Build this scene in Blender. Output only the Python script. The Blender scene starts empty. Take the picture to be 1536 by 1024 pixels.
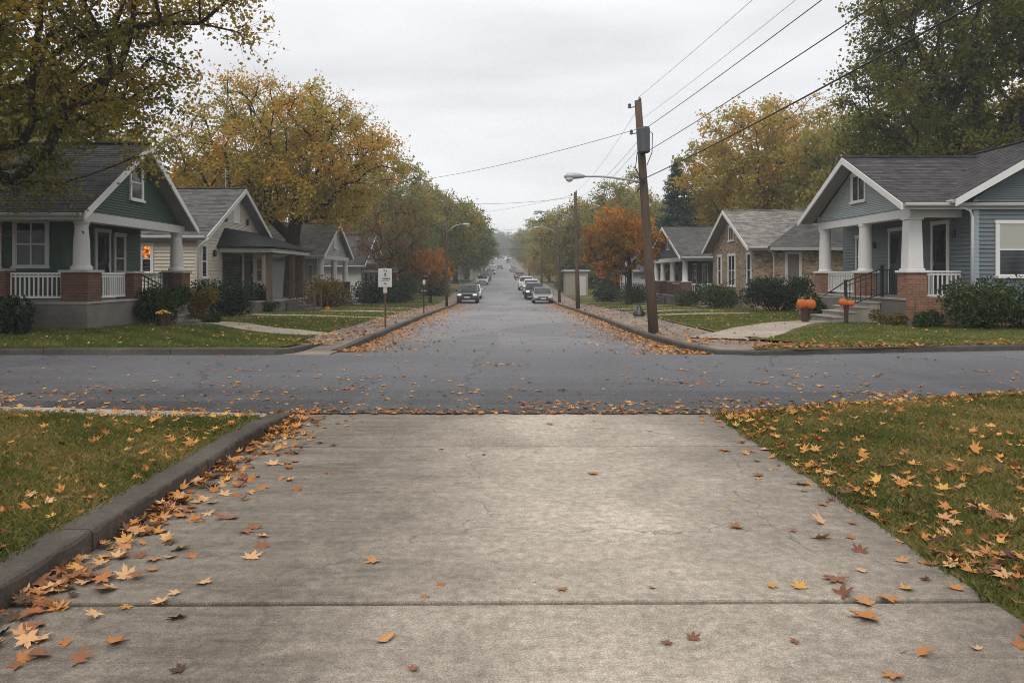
import bpy, math, random
import numpy as np
from mathutils import Vector, Matrix
R = math.radians
rnd = random.Random(7)
S = bpy.context.scene
COL = S.collection
F, H, CX, CY = 1150.0, 1.65, 760.0, 412.0      # focal length in photo pixels, eye height, vanishing point

# ------------------------------------------------------------------ terrain
_py = [-60, 0, 17, 30, 45, 60, 70, 76, 85, 120, 165, 220, 300, 420, 520, 900]
_pz = [0, 0, 0, -.15, -.42, -.8, -.97, -.86, -.5, .15, .9, 2.6, 5.6, 10.2, 12, 16]
def prof(y):
    y = np.asarray(y, float); s = 0
    for d, w in ((-6, .2), (-3, .2), (0, .2), (3, .2), (6, .2)):
        k = np.clip((y-14)/40, 0.0, 1)
        s = s + w*np.interp(y+d*k, _py, _pz)
    return s
def mid(y):
    return np.where(np.asarray(y, float) > 70, -.0065*(np.asarray(y, float)-70), 0.0)
def edge_l(y): return np.interp(y, [10, 16.2, 18, 30, 50, 70], [-3.9, -3.7, -3.4, -3.5, -3.8, -4.4])+mid(y)
def edge_r(y): return np.interp(y, [10, 15.6, 16.5, 18.5, 21, 40, 70], [5.2, 4.4, 4.0, 3.75, 3.65, 3.75, 4.3])+mid(y)
def lawn_z(x, y):
    x = np.asarray(x, float); y = np.asarray(y, float)
    d = np.maximum(np.abs(x)-5, 0)*np.clip((y-15.7-.21*np.maximum(x-4.6, 0))/2.5, 0, 1)
    return prof(y)+.135+.014*np.minimum(d, 6)+.018*np.sin(x*1.3+y*.7)*np.sin(y*.9-x*.4)*np.clip(d, 0, 1)
def gz(x, y): return float(lawn_z(x, y))

# ------------------------------------------------------------------ properties and objects
WL = {}
def link(o, parent=None, loc=(0, 0, 0)):
    COL.objects.link(o)
    if parent is not None:
        o.parent = parent; WL[o] = WL[parent]
    else:
        o.location = loc; WL[o] = Vector(loc)
    return o
def props(o, label=None, cat=None, group=None, kind=None):
    if label: o['label'] = label
    if cat: o['category'] = cat
    if group: o['group'] = group
    if kind: o['kind'] = kind
    return o
def thing(name, label, cat, loc, group=None):
    o = bpy.data.objects.new(name, None); o.empty_display_size = .3
    link(o, None, loc); return props(o, label, cat, group)

class MB:
    def __init__(s): s.v = []; s.f = []
    def add(s, vs, fs):
        n = len(s.v); s.v += [tuple(p) for p in vs]; s.f += [tuple(i+n for i in f) for f in fs]; return s
    def poly(s, *p): return s.add(p, [tuple(range(len(p)))])
    def hexa(s, b, t):      # bottom ring, top ring
        n = len(b)
        fs = [tuple(range(n-1, -1, -1)), tuple(range(n, 2*n))]+[(i, (i+1) % n, n+(i+1) % n, n+i) for i in range(n)]
        return s.add(list(b)+list(t), fs)
    def box(s, x0, x1, y0, y1, z0, z1):
        x0, x1 = min(x0, x1), max(x0, x1); y0, y1 = min(y0, y1), max(y0, y1)
        return s.hexa([(x0, y0, z0), (x1, y0, z0), (x1, y1, z0), (x0, y1, z0)], [(x0, y0, z1), (x1, y0, z1), (x1, y1, z1), (x0, y1, z1)])
    def bar(s, p, q, w, h=None, up=(0, 0, 1)):      # rectangular bar from p to q
        h = h or w; p = Vector(p); q = Vector(q); d = (q-p).normalized(); u = Vector(up)
        if abs(d.dot(u)) > .98: u = Vector((1, 0, 0))
        a = d.cross(u).normalized(); b = a.cross(d).normalized()
        ring = lambda c: [c-a*w/2-b*h/2, c+a*w/2-b*h/2, c+a*w/2+b*h/2, c-a*w/2+b*h/2]
        return s.hexa(ring(p), ring(q))
    def tube(s, pts, rad, n=8, cap=True):
        pts = [Vector(p) for p in pts]
        if not hasattr(rad, '__len__'): rad = [rad]*len(pts)
        rings = []; ref = Vector((0.13, .31, .94))
        for i, p in enumerate(pts):
            d = (pts[min(i+1, len(pts)-1)]-pts[max(i-1, 0)]).normalized()
            if abs(d.dot(ref)) > .97: ref = Vector((1, .1, 0))
            a = d.cross(ref).normalized(); b = a.cross(d)
            rings.append([p+(a*math.cos(t)+b*math.sin(t))*rad[i] for t in [2*math.pi*k/n for k in range(n)]])
        vs = [v for r in rings for v in r]
        fs = [(i*n+k, i*n+(k+1) % n, (i+1)*n+(k+1) % n, (i+1)*n+k) for i in range(len(pts)-1) for k in range(n)]
        if cap: fs += [tuple(range(n-1, -1, -1)), tuple(range(len(vs)-n, len(vs)))]
        return s.add(vs, fs)
    def lathe(s, c, prof_, n=16, sx=1, sy=1, lob=0, k=0):
        vs = []
        for r, z in prof_:
            for i in range(n):
                t = 2*math.pi*i/n; q = r*(1-lob*abs(math.sin(k*t/2))**.5*0 - lob*(abs(math.cos(k*t/2))**6)) if lob else r
                vs.append((c[0]+q*math.cos(t)*sx, c[1]+q*math.sin(t)*sy, c[2]+z))
        m = len(prof_)
        fs = [(i*n+j, i*n+(j+1) % n, (i+1)*n+(j+1) % n, (i+1)*n+j) for i in range(m-1) for j in range(n)]
        fs += [tuple(range(n-1, -1, -1)), tuple(range((m-1)*n, m*n))]
        return s.add(vs, fs)
    def lap(s, bl, br, tr, tl, course, lip, nrm):       # lapped boards or shingle courses over a four-cornered slope
        bl, br, tr, tl, nrm = map(Vector, (bl, br, tr, tl, nrm))
        n = max(1, round(max((tl-bl).length, (tr-br).length)/course)); pd = bl; pc = br
        for i in range(n):
            t0, t1 = i/n, (i+1)/n
            a = bl.lerp(tl, t0)+nrm*lip; b = br.lerp(tr, t0)+nrm*lip; c = br.lerp(tr, t1); d = bl.lerp(tl, t1)
            s.poly(a, b, c, d); s.poly(pd, pc, b, a); pd, pc = d, c
        return s
    def build(s, name, m, parent=None, smooth=False, bevel=0, loc=None, seg=2):
        org = WL[parent] if parent is not None else Vector(loc or (0, 0, 0))
        me = bpy.data.meshes.new(name)
        V = np.array([tuple(v) for v in s.v], float)-np.array(org)
        me.from_pydata(V.tolist(), [], s.f)
        uv_box(me, V+np.array(org))
        for x in (m if isinstance(m, (list, tuple)) else [m]): me.materials.append(x)
        if smooth: me.polygons.foreach_set('use_smooth', [True]*len(me.polygons))
        o = bpy.data.objects.new(name, me); link(o, parent, org if parent is None else (0, 0, 0))
        if bevel:
            b = o.modifiers.new('bevel', 'BEVEL'); b.width = bevel; b.segments = seg; b.limit_method = 'ANGLE'; b.angle_limit = R(40)
        return o
def uv_box(me, V):
    me.update(); uvl = me.uv_layers.new(name='UVMap')
    n = len(me.loops); vi = np.zeros(n, np.int32); me.loops.foreach_get('vertex_index', vi)
    npol = len(me.polygons); nr = np.zeros(npol*3); me.polygons.foreach_get('normal', nr); nr = nr.reshape(-1, 3)
    tot = np.zeros(npol, np.int32); me.polygons.foreach_get('loop_total', tot)
    N = np.repeat(nr, tot, axis=0); P = V[vi]
    T = np.stack([-N[:, 1], N[:, 0], np.zeros(len(N))], 1); L = np.linalg.norm(T, axis=1)
    flat = L < .25; T[flat] = (1, 0, 0); T /= np.linalg.norm(T, axis=1)[:, None]
    B = np.cross(N, T); uv = np.stack([(P*T).sum(1), (P*B).sum(1)], 1)
    uvl.data.foreach_set('uv', uv.astype(np.float32).ravel())

def np_mesh(name, V, Fc, m, parent=None, tint=None, smooth=False, loc=(0, 0, 0), obj=True):
    """V (n,3); Fc (k,3|4) index array; tint per vertex"""
    me = bpy.data.meshes.new(name); k, c = Fc.shape
    me.vertices.add(len(V)); me.vertices.foreach_set('co', V.astype(np.float32).ravel())
    me.loops.add(k*c); me.loops.foreach_set('vertex_index', Fc.astype(np.int32).ravel())
    me.polygons.add(k); me.polygons.foreach_set('loop_start', np.arange(0, k*c, c, dtype=np.int32))
    if smooth: me.polygons.foreach_set('use_smooth', np.ones(k, bool))
    if tint is not None:
        a = me.attributes.new('tint', 'FLOAT', 'POINT'); a.data.foreach_set('value', tint.astype(np.float32))
    me.update(calc_edges=True); me.materials.append(m)
    if not obj: return me
    o = bpy.data.objects.new(name, me); link(o, parent, loc); return o

# ------------------------------------------------------------------ materials
class NT:
    def __init__(s, name):
        s.m = bpy.data.materials.new(name); s.m.use_nodes = True; s.t = s.m.node_tree; s.t.nodes.clear()
        s.out = s.n('OutputMaterial'); s.b = s.n('BsdfPrincipled'); s.l(s.b.outputs[0], s.out.inputs[0])
    def n(s, typ, **kw):
        x = s.t.nodes.new('ShaderNode'+typ)
        for k, v in kw.items(): setattr(x, k, v)
        return x
    def l(s, a, b): s.t.links.new(a, b)
    def coord(s, which='Object', scale=(1, 1, 1)):
        c = s.n('TexCoord'); mp = s.n('Mapping'); s.l(c.outputs[which], mp.inputs[0]); mp.inputs['Scale'].default_value = scale; return mp.outputs[0]
    def noise(s, vec, scale, det=4, rough=.55, dist=0):
        x = s.n('TexNoise'); s.l(vec, x.inputs['Vector']); x.inputs['Scale'].default_value = scale
        x.inputs['Detail'].default_value = det; x.inputs['Roughness'].default_value = rough; x.inputs['Distortion'].default_value = dist
        return x.outputs[0]
    def ramp(s, fac, stops, mode='LINEAR'):
        x = s.n('ValToRGB'); s.l(fac, x.inputs[0]); e = x.color_ramp.elements; x.color_ramp.interpolation = mode
        while len(e) < len(stops): e.new(.5)
        for i, (p, c) in enumerate(stops):
            e[i].position = p; e[i].color = (c if len(c) == 4 else (*c, 1)) if hasattr(c, '__len__') else (c, c, c, 1)
        return x.outputs[0]
    def mix(s, fac, a, b, mode='MIX'):
        x = s.n('MixRGB', blend_type=mode)
        for i, v in ((0, fac), (1, a), (2, b)):
            if hasattr(v, 'links') or hasattr(v, 'is_linked'): s.l(v, x.inputs[i])
            else: x.inputs[i].default_value = v if i == 0 else (*v, 1)
        return x.outputs[0]
    def math(s, op, a, b=0.5, clamp=False):
        x = s.n('Math', operation=op); x.use_clamp = clamp
        for i, v in ((0, a), (1, b)):
            if hasattr(v, 'is_linked'): s.l(v, x.inputs[i])
            else: x.inputs[i].default_value = v
        return x.outputs[0]
    def bump(s, h, strength=.3, dist=.01, prev=None):
        x = s.n('Bump'); s.l(h, x.inputs['Height']); x.inputs['Strength'].default_value = strength; x.inputs['Distance'].default_value = dist
        if prev is not None: s.l(prev, x.inputs['Normal'])
        return x.outputs[0]
    def done(s, col=None, rough=.7, nrm=None, spec=.4, metal=0):
        b = s.b
        if col is not None:
            if hasattr(col, 'is_linked'): s.l(col, b.inputs['Base Color'])
            else: b.inputs['Base Color'].default_value = (*col, 1)
        if hasattr(rough, 'is_linked'): s.l(rough, b.inputs['Roughness'])
        else: b.inputs['Roughness'].default_value = rough
        b.inputs['Specular IOR Level'].default_value = spec; b.inputs['Metallic'].default_value = metal
        if nrm is not None: s.l(nrm, b.inputs['Normal'])
        return s.m
def lamplight(name):
    t = NT(name); n = t.noise(t.coord(), 7, 3, .6, .6); c = t.ramp(n, [(.38, (.05, .008, .001)), (.5, (.55, .13, .012)), (.62, (1.0, .42, .06))]); t.done((.05, .02, .01), .5); t.l(c, t.b.inputs['Emission Color']); t.b.inputs['Emission Strength'].default_value = 1.1; return t.m
def dark(c, k): return tuple(x*k for x in c)

def paint(name, c, var=.25, rough=.55, dirt=.35, spec=.35):
    t = NT(name); v = t.coord()
    n1 = t.noise(v, 2.2, 5, .65); n2 = t.noise(t.coord(scale=(6, 6, .9)), 3, 5, .7)
    base = t.mix(t.ramp(n1, [(.3, 0), (.75, 1)]), dark(c, 1-var), c)
    col = t.mix(t.ramp(n2, [(.52, 0), (.8, dirt)]), base, dark((c[0]*.5+.03, c[1]*.5+.025, c[2]*.5+.02), .8))
    return t.done(col, rough, t.bump(t.noise(v, 30, 3), .08, .004), spec)
def shingle(name, c):
    t = NT(name); v = t.coord('UV')
    br = t.n('TexBrick'); t.l(v, br.inputs['Vector']); br.offset = .37; br.squash = 1
    br.inputs['Scale'].default_value = 1; br.inputs['Brick Width'].default_value = .31; br.inputs['Row Height'].default_value = .145
    br.inputs['Mortar Size'].default_value = .006; br.inputs['Mortar Smooth'].default_value = .3; br.inputs['Bias'].default_value = 0
    br.inputs['Color1'].default_value = (*dark(c, .42), 1); br.inputs['Color2'].default_value = (*dark(c, 1.7), 1); br.inputs['Mortar'].default_value = (*dark(c, .35), 1)
    n1 = t.noise(v, .7, 5, .6); n2 = t.noise(v, 90, 3, .7); n3 = t.noise(t.coord('UV', (5, .35, 1)), 1, 4, .6)
    col = t.mix(t.ramp(n1, [(.3, 0), (.75, .55)]), br.outputs[0], dark((c[0]*1.15, c[1]*1.1, c[2]), 1.25))
    col = t.mix(t.ramp(n3, [(.5, 0), (.78, .5)]), col, dark(c, .6))
    col = t.mix(.6, col, t.ramp(n2, [(.38, .22), (.62, .85)]), 'OVERLAY')
    return t.done(col, .9, t.bump(n2, .4, .006, t.bump(br.outputs['Fac'], -.5, .01)), .25)
def brick(name, c1, c2, mort):
    t = NT(name); v = t.coord('UV'); br = t.n('TexBrick'); t.l(v, br.inputs['Vector'])
    br.inputs['Scale'].default_value = 1; br.inputs['Brick Width'].default_value = .215; br.inputs['Row Height'].default_value = .074
    br.inputs['Mortar Size'].default_value = .007; br.inputs['Mortar Smooth'].default_value = .25; br.inputs['Bias'].default_value = 0
    br.inputs['Color1'].default_value = (*c1, 1); br.inputs['Color2'].default_value = (*c2, 1); br.inputs['Mortar'].default_value = (*mort, 1)
    n = t.noise(v, 5, 5, .7); n2 = t.noise(v, 40, 3)
    col = t.mix(t.ramp(n, [(.35, 0), (.8, .55)]), br.outputs[0], dark(c1, .5)); col = t.mix(.4, col, t.ramp(n2, [(.2, .3), (.8, .75)]), 'OVERLAY')
    return t.done(col, .9, t.bump(n2, .3, .005, t.bump(br.outputs['Fac'], -.8, .012)), .2)
def stone(name):
    t = NT(name); v = t.coord('UV', (1.7, 3.0, 1)); w = t.n('TexVoronoi'); w.feature = 'DISTANCE_TO_EDGE'; c = t.n('TexVoronoi')
    wob = t.noise(v, 2.2, 4, .6, 0); vv = t.mix(.12, v, t.n('TexNoise').outputs[1]) if False else v
    for x in (w, c): t.l(v, x.inputs['Vector']); x.inputs['Scale'].default_value = 2.9; x.inputs['Randomness'].default_value = .85
    sep = t.n('SeparateColor'); t.l(c.outputs['Color'], sep.inputs[0])
    col = t.ramp(sep.outputs[0], [(0, (.11, .075, .05)), (.3, (.3, .21, .13)), (.55, (.42, .33, .23)), (.8, (.24, .16, .1)), (1, (.5, .42, .32))])
    col = t.mix(t.ramp(wob, [(.3, 0), (.75, .6)]), col, (.16, .11, .075))
    col = t.mix(t.ramp(w.outputs[0], [(.02, .8), (.055, 0)]), col, (.34, .3, .25))
    return t.done(col, .9, t.bump(t.ramp(w.outputs[0], [(0, 0), (.12, 1)]), .7, .03), .2)
def concrete(name, c, darkening=.5, fine=.5, drive=False):
    t = NT(name); v = t.coord()
    big = t.noise(v, .55, 6, .62, .4); med = t.noise(v, 2.6, 6, .68, .6); fin = t.noise(v, 120, 4, .75); mid_ = t.noise(v, 17, 5, .7)
    st = t.noise(t.coord(scale=(.5, 5, 1)), 1.6, 7, .7, .7)
    f = t.ramp(big, [(.36, 0), (.66, 1)])
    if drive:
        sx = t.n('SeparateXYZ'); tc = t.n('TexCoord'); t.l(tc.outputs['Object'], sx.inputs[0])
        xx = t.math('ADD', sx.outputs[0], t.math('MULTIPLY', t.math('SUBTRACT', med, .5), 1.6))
        side = t.math('ADD', t.ramp(t.math('MULTIPLY', t.math('ADD', xx, 3.0), 1/6.0), [(.05, .0), (.30, .0), (.42, .38), (.54, .85), (.64, 1), (.76, .62), (.9, .0)]), 0)  # driveway tone: darker towards the left and right edges, lightest right of the middle
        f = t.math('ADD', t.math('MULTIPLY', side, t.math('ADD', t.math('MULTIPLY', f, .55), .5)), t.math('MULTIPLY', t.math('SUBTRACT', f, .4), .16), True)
    col = t.mix(f, dark((c[0]*.97, c[1]*.93, c[2]*.88), (1-darkening)*(.72 if drive else .9)), c)
    col = t.mix(t.ramp(med, [(.5, 0), (.78, .6)]), col, dark(c, .62*(1-darkening*.3)))
    col = t.mix(t.ramp(st, [(.42, .35), (.7, 0)]), col, dark((c[0]*1.02, c[1], c[2]*.97), .62))
    col = t.mix(fine*.5, col, t.ramp(fin, [(.40, .16), (.60, .86)]), 'OVERLAY')
    col = t.mix(fine*.5, col, t.ramp(mid_, [(.34, .26), (.66, .76)]), 'OVERLAY')
    if drive:
        pit = t.noise(v, 60, 2, .5); col = t.mix(t.ramp(pit, [(.66, 0), (.74, .6)]), col, dark(c, .34)); sp2 = t.noise(t.coord(scale=(1, 1.6, 1)), 5.5, 7, .75, 1.0)
        col = t.mix(t.ramp(sp2, [(.48, 0), (.72, .6)]), col, dark((c[0]*.95, c[1]*.9, c[2]*.84), .38))
        wv = t.n('VectorMath', operation='ADD'); t.l(v, wv.inputs[0]); wn2 = t.n('TexNoise'); t.l(v, wn2.inputs['Vector']); wn2.inputs['Scale'].default_value = 1.6; wn2.inputs['Detail'].default_value = 6; t.l(wn2.outputs[1], wv.inputs[1])
        hc = t.n('TexVoronoi'); hc.feature = 'DISTANCE_TO_EDGE'; t.l(wv.outputs[0], hc.inputs['Vector']); hc.inputs['Scale'].default_value = .33
        col = t.mix(t.ramp(hc.outputs[0], [(.0012, .65), (.0032, 0)]), col, dark(c, .18))
        oil = t.noise(t.coord(scale=(1.0, .6, 1)), 1.9, 4, .5, .3); col = t.mix(t.ramp(oil, [(.66, 0), (.78, .55)]), col, dark((c[0]*.9, c[1]*.9, c[2]*.9), .28))
        sc_ = t.n('TexWave'); sc_.wave_type = 'BANDS'; sc_.bands_direction = 'Y'; t.l(v, sc_.inputs['Vector']); sc_.inputs['Scale'].default_value = 9; sc_.inputs['Distortion'].default_value = 9; sc_.inputs['Detail'].default_value = 4; sc_.inputs['Detail Scale'].default_value = 2.2
        col = t.mix(.10, col, t.ramp(sc_.outputs[0], [(0, .3), (1, .66)]), 'OVERLAY')
    return t.done(col, t.ramp(med, [(.3, .72), (.7, .9)]), t.bump(fin, .35, .004, t.bump(mid_, .25, .008, t.bump(st, .2, .01))), .3)
def asphalt(name):
    t = NT(name); v = t.coord(); n1 = t.noise(v, .3, 6, .62, .5); n2 = t.noise(v, 150, 3, .8); n3 = t.noise(t.coord(scale=(.12, 1.4, 1)), 1.3, 6, .6, .3)
    n4 = t.noise(v, 24, 5, .75); n5 = t.noise(t.coord(scale=(2.2, .05, 1)), .6, 4, .6, .2)
    col = t.mix(t.ramp(n1, [(.35, 0), (.68, 1)]), (.056, .057, .066), (.104, .104, .115))
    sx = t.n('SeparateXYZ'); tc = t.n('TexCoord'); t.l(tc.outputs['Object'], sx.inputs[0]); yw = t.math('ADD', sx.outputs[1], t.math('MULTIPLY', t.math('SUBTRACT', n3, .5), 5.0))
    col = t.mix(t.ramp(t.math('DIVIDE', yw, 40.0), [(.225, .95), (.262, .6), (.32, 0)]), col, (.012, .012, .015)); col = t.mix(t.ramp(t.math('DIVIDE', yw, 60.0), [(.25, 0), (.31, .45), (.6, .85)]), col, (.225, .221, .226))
    col = t.mix(t.ramp(n3, [(.52, 0), (.72, .55)]), col, (.058, .058, .066))
    col = t.mix(t.ramp(n5, [(.55, 0), (.7, .4)]), col, (.11, .11, .115))
    col = t.mix(.8, col, t.ramp(n2, [(.40, .14), (.62, .9)]), 'OVERLAY'); col = t.mix(.45, col, t.ramp(n4, [(.35, .26), (.66, .78)]), 'OVERLAY')
    pv = t.n('TexVoronoi'); t.l(t.coord(scale=(.35, .13, 1)), pv.inputs['Vector']); pv.inputs['Scale'].default_value = 1; ps = t.n('SeparateColor'); t.l(pv.outputs['Color'], ps.inputs[0])
    col = t.mix(t.math('MULTIPLY', t.ramp(t.math('DIVIDE', sx.outputs[1], 40.0), [(.39, 0), (.45, 1)]), t.ramp(ps.outputs[0], [(.5, 0), (.52, .3)])), col, (.05, .05, .054)); col = t.mix(t.ramp(ps.outputs[1], [(.62, 0), (.64, .10)]), col, (.14, .136, .135))
    ag = t.noise(v, 60, 2, .5); col = t.mix(t.ramp(ag, [(.57, 0), (.65, .6)]), col, (.22, .21, .2))
    cr = t.n('TexVoronoi'); cr.feature = 'DISTANCE_TO_EDGE'; cv = t.n('VectorMath', operation='ADD'); t.l(v, cv.inputs[0])
    wn = t.n('TexNoise'); t.l(v, wn.inputs['Vector']); wn.inputs['Scale'].default_value = 1.1; wn.inputs['Detail'].default_value = 5
    t.l(wn.outputs[1], cv.inputs[1]); t.l(cv.outputs[0], cr.inputs['Vector']); cr.inputs['Scale'].default_value = .16
    col = t.mix(t.ramp(cr.outputs[0], [(.0018, .85), (.0042, 0)]), col, (.022, .022, .025))
    return t.done(col, t.ramp(n1, [(.3, .58), (.7, .78)]), t.bump(n2, .6, .006, t.bump(n4, .2, .01)), .45)
def leafmat(name, stops, trans=.25, rough=.6):
    t = NT(name); a = t.n('Attribute'); a.attribute_name = 'tint'
    col = t.ramp(a.outputs['Fac'], stops); t.done(col, rough, None, .06)
    tr = t.n('BsdfTranslucent'); t.l(col, tr.inputs[0]); mx = t.n('MixShader'); mx.inputs[0].default_value = trans
    t.l(t.b.outputs[0], mx.inputs[1]); t.l(tr.outputs[0], mx.inputs[2]); t.l(mx.outputs[0], t.out.inputs[0]); return t.m
def single_leaf(name, c, c2):
    t = NT(name); oi = t.n('ObjectInfo'); v = t.coord()
    n = t.noise(v, 22, 4, .65); sp = t.noise(v, 70, 2, .6)
    k = t.math('ADD', t.math('MULTIPLY', n, .8), t.math('MULTIPLY', t.math('SUBTRACT', oi.outputs['Random'], .5), .7), True)
    col = t.mix(t.ramp(k, [(.2, 0), (.75, 1)]), c, c2); col = t.mix(t.ramp(sp, [(.6, 0), (.72, .7)]), col, dark(c2, .45))
    a = t.n('Attribute'); a.attribute_name = 'tint'
    col = t.mix(t.ramp(a.outputs['Fac'], [(.04, .5), (.16, 0)]), col, dark((c[0]*1.1+.05, c[1]+.06, c[2]+.02), .9))
    return t.done(col, .65, t.bump(n, .4, .01), .3)
def wood(name, c):
    t = NT(name); v = t.coord(scale=(14, 14, .8)); n = t.noise(v, 3, 6, .7, .4); n2 = t.noise(t.coord(), 1.2, 4)
    col = t.mix(t.ramp(n, [(.35, 0), (.7, 1)]), dark(c, .42), c); col = t.mix(t.ramp(n2, [(.4, 0), (.75, .6)]), col, dark((c[0]*.8, c[1]*.9, c[2]), .6))
    return t.done(col, .88, t.bump(n, .6, .015), .2)
def bark(name, c):
    t = NT(name); v = t.coord(scale=(9, 9, 1.6)); n = t.noise(v, 3, 6, .7, .8)
    return t.done(t.mix(t.ramp(n, [(.35, 0), (.7, 1)]), dark(c, .35), c), .95, t.bump(n, .9, .03), .1)
def plain(name, c, rough=.5, metal=0, spec=.5):
    t = NT(name); n = t.noise(t.coord(), 9, 4, .6)
    return t.done(t.mix(t.ramp(n, [(.3, 0), (.75, 1)]), dark(c, .78), c), t.ramp(n, [(.3, min(1, rough*.85)), (.7, min(1, rough*1.15))]), t.bump(n, .05, .005), spec, metal)
def emit(name, c, s):
    t = NT(name); t.done(c, .4); t.b.inputs['Emission Color'].default_value = (*c, 1); t.b.inputs['Emission Strength'].default_value = s; return t.m
def glass(name, c=(.018, .021, .024), rough=.04):
    t = NT(name); v = t.coord(); n = t.noise(v, 1.7, 3, .5); n2 = t.noise(v, 1.1, 2)
    return t.done(t.mix(t.ramp(n, [(.4, 0), (.65, 1)]), dark(c, .6), dark(c, 2.0)), rough, t.bump(n2, .03, .02), .3)
def ground_mat(name, stops, sc=1.1):
    t = NT(name); v = t.coord(); n = t.noise(v, sc, 7, .68, .4); n2 = t.noise(v, 40, 4, .75)
    col = t.mix(.6, t.ramp(n, stops), t.ramp(n2, [(.25, .25), (.75, .8)]), 'OVERLAY')
    return t.done(col, .95, t.bump(n2, .8, .03), .1)

MT = dict(
  green=paint('green_siding', (.042, .080, .056), .25, .6, .25), blue=paint('blue_siding', (.128, .152, .170), .16, .55, .2), bluepale=paint('pale_blue_siding', (.35, .38, .375), .12, .55, .2),
  cream=paint('cream_siding', (.55, .50, .41), .15, .6, .3), greyw=paint('grey_siding', (.34, .35, .36), .15, .6, .3), darkw=paint('dark_siding', (.06, .062, .066), .2, .6, .3), whitew=paint('white_siding', (.55, .55, .54), .1, .6, .3),
  white=paint('white_trim', (.64, .635, .63), .08, .5, .22), offw=paint('grey_white_trim', (.50, .49, .475), .1, .5, .3), bluetrim=paint('blue_trim', (.25, .32, .35), .1, .5, .2), soffit=paint('soffit', (.24, .24, .235), .12, .7, .3),
  roofd=shingle('charcoal_shingles', (.048, .046, .049)), roofm=shingle('grey_shingles', (.078, .076, .077)), roofl=shingle('pale_grey_shingles', (.175, .167, .158)), roofb=shingle('blackish_shingles', (.020, .021, .025)),
  shedw=paint('beige_shed_wall', (.30, .265, .215), .2, .7, .3), brick=brick('red_brick', (.155, .066, .042), (.085, .04, .028), (.16, .14, .12)), brickt=brick('tan_brick', (.27, .13, .078), (.15, .07, .045), (.26, .225, .19)), stone=stone('tan_stone'),
  conc=concrete('old_concrete', (.20, .183, .165), .5), step=concrete('step_concrete', (.36, .335, .31), .35), cap=concrete('cap_stone', (.46, .445, .42), .25),
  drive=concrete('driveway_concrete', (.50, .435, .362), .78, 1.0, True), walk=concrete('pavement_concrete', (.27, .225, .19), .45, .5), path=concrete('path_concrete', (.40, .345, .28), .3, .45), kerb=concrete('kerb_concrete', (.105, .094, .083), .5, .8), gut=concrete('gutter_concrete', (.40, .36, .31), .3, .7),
  asph=asphalt('asphalt'), kerbd=concrete('dark_kerb_concrete', (.105, .088, .072), .72, 1.0), glass=glass('window_glass'), iron=plain('black_iron', (.012, .012, .014), .45), teal=paint('teal_door', (.028, .065, .078), .2, .4, .2), darkdoor=paint('dark_door', (.02, .022, .024), .2, .45, .1), blind=paint('pale_blind', (.36, .365, .33), .05, .8, .05), shutter=paint('brown_shutter', (.13, .11, .1), .2, .7, .2), porchw=wood('brown_timber', (.16, .11, .075)),
  amber=lamplight('amber_lamplight'), lampw=emit('lit_lantern', (1.0, .78, .5), 1.2), pole=wood('weathered_pole', (.15, .108, .078)), galv=plain('grey_metal', (.40, .42, .42), .45, .3), galvd=plain('dark_grey_metal', (.075, .085, .095), .5, .2), lens=plain('lamp_glass', (.6, .6, .56), .2), wire=plain('black_cable', (.02, .02, .022), .6),
  bark=bark('dark_bark', (.055, .043, .034)), barkg=bark('grey_bark', (.13, .105, .085)), pump=paint('orange_pumpkin', (.62, .15, .015), .45, .5, .3), stem=plain('dry_stem', (.2, .12, .05), .8), terra=paint('terracotta', (.075, .034, .027), .4, .85, .4), sign=plain('white_sign', (.58, .58, .57), .45), ink=plain('black_ink', (.025, .025, .028), .6), red=plain('red_ink', (.4, .05, .05), .5),
  soil=ground_mat('brown_earth', [(.3, (.035, .026, .018)), (.7, (.08, .058, .038))]), turf=ground_mat('turf', [(.3, (.06, .07, .022)), (.5, (.11, .105, .035)), (.72, (.18, .13, .055))]), far=ground_mat('far_ground', [(.3, (.03, .035, .016)), (.7, (.06, .06, .03))], .2),
  tyre=plain('tyre_rubber', (.014, .014, .015), .85), rim=plain('wheel_alloy', (.4, .41, .42), .35, .7), hl=emit('headlamp', (.95, .95, .9), .45), plate=plain('number_plate', (.6, .6, .58), .5), bag=plain('black_plastic', (.012, .012, .014), .35),
  yel=plain('yellow_flower', (.75, .42, .05), .8), gutter=paint('gutter_paint', (.36, .36, .36), .1, .5, .3))
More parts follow.
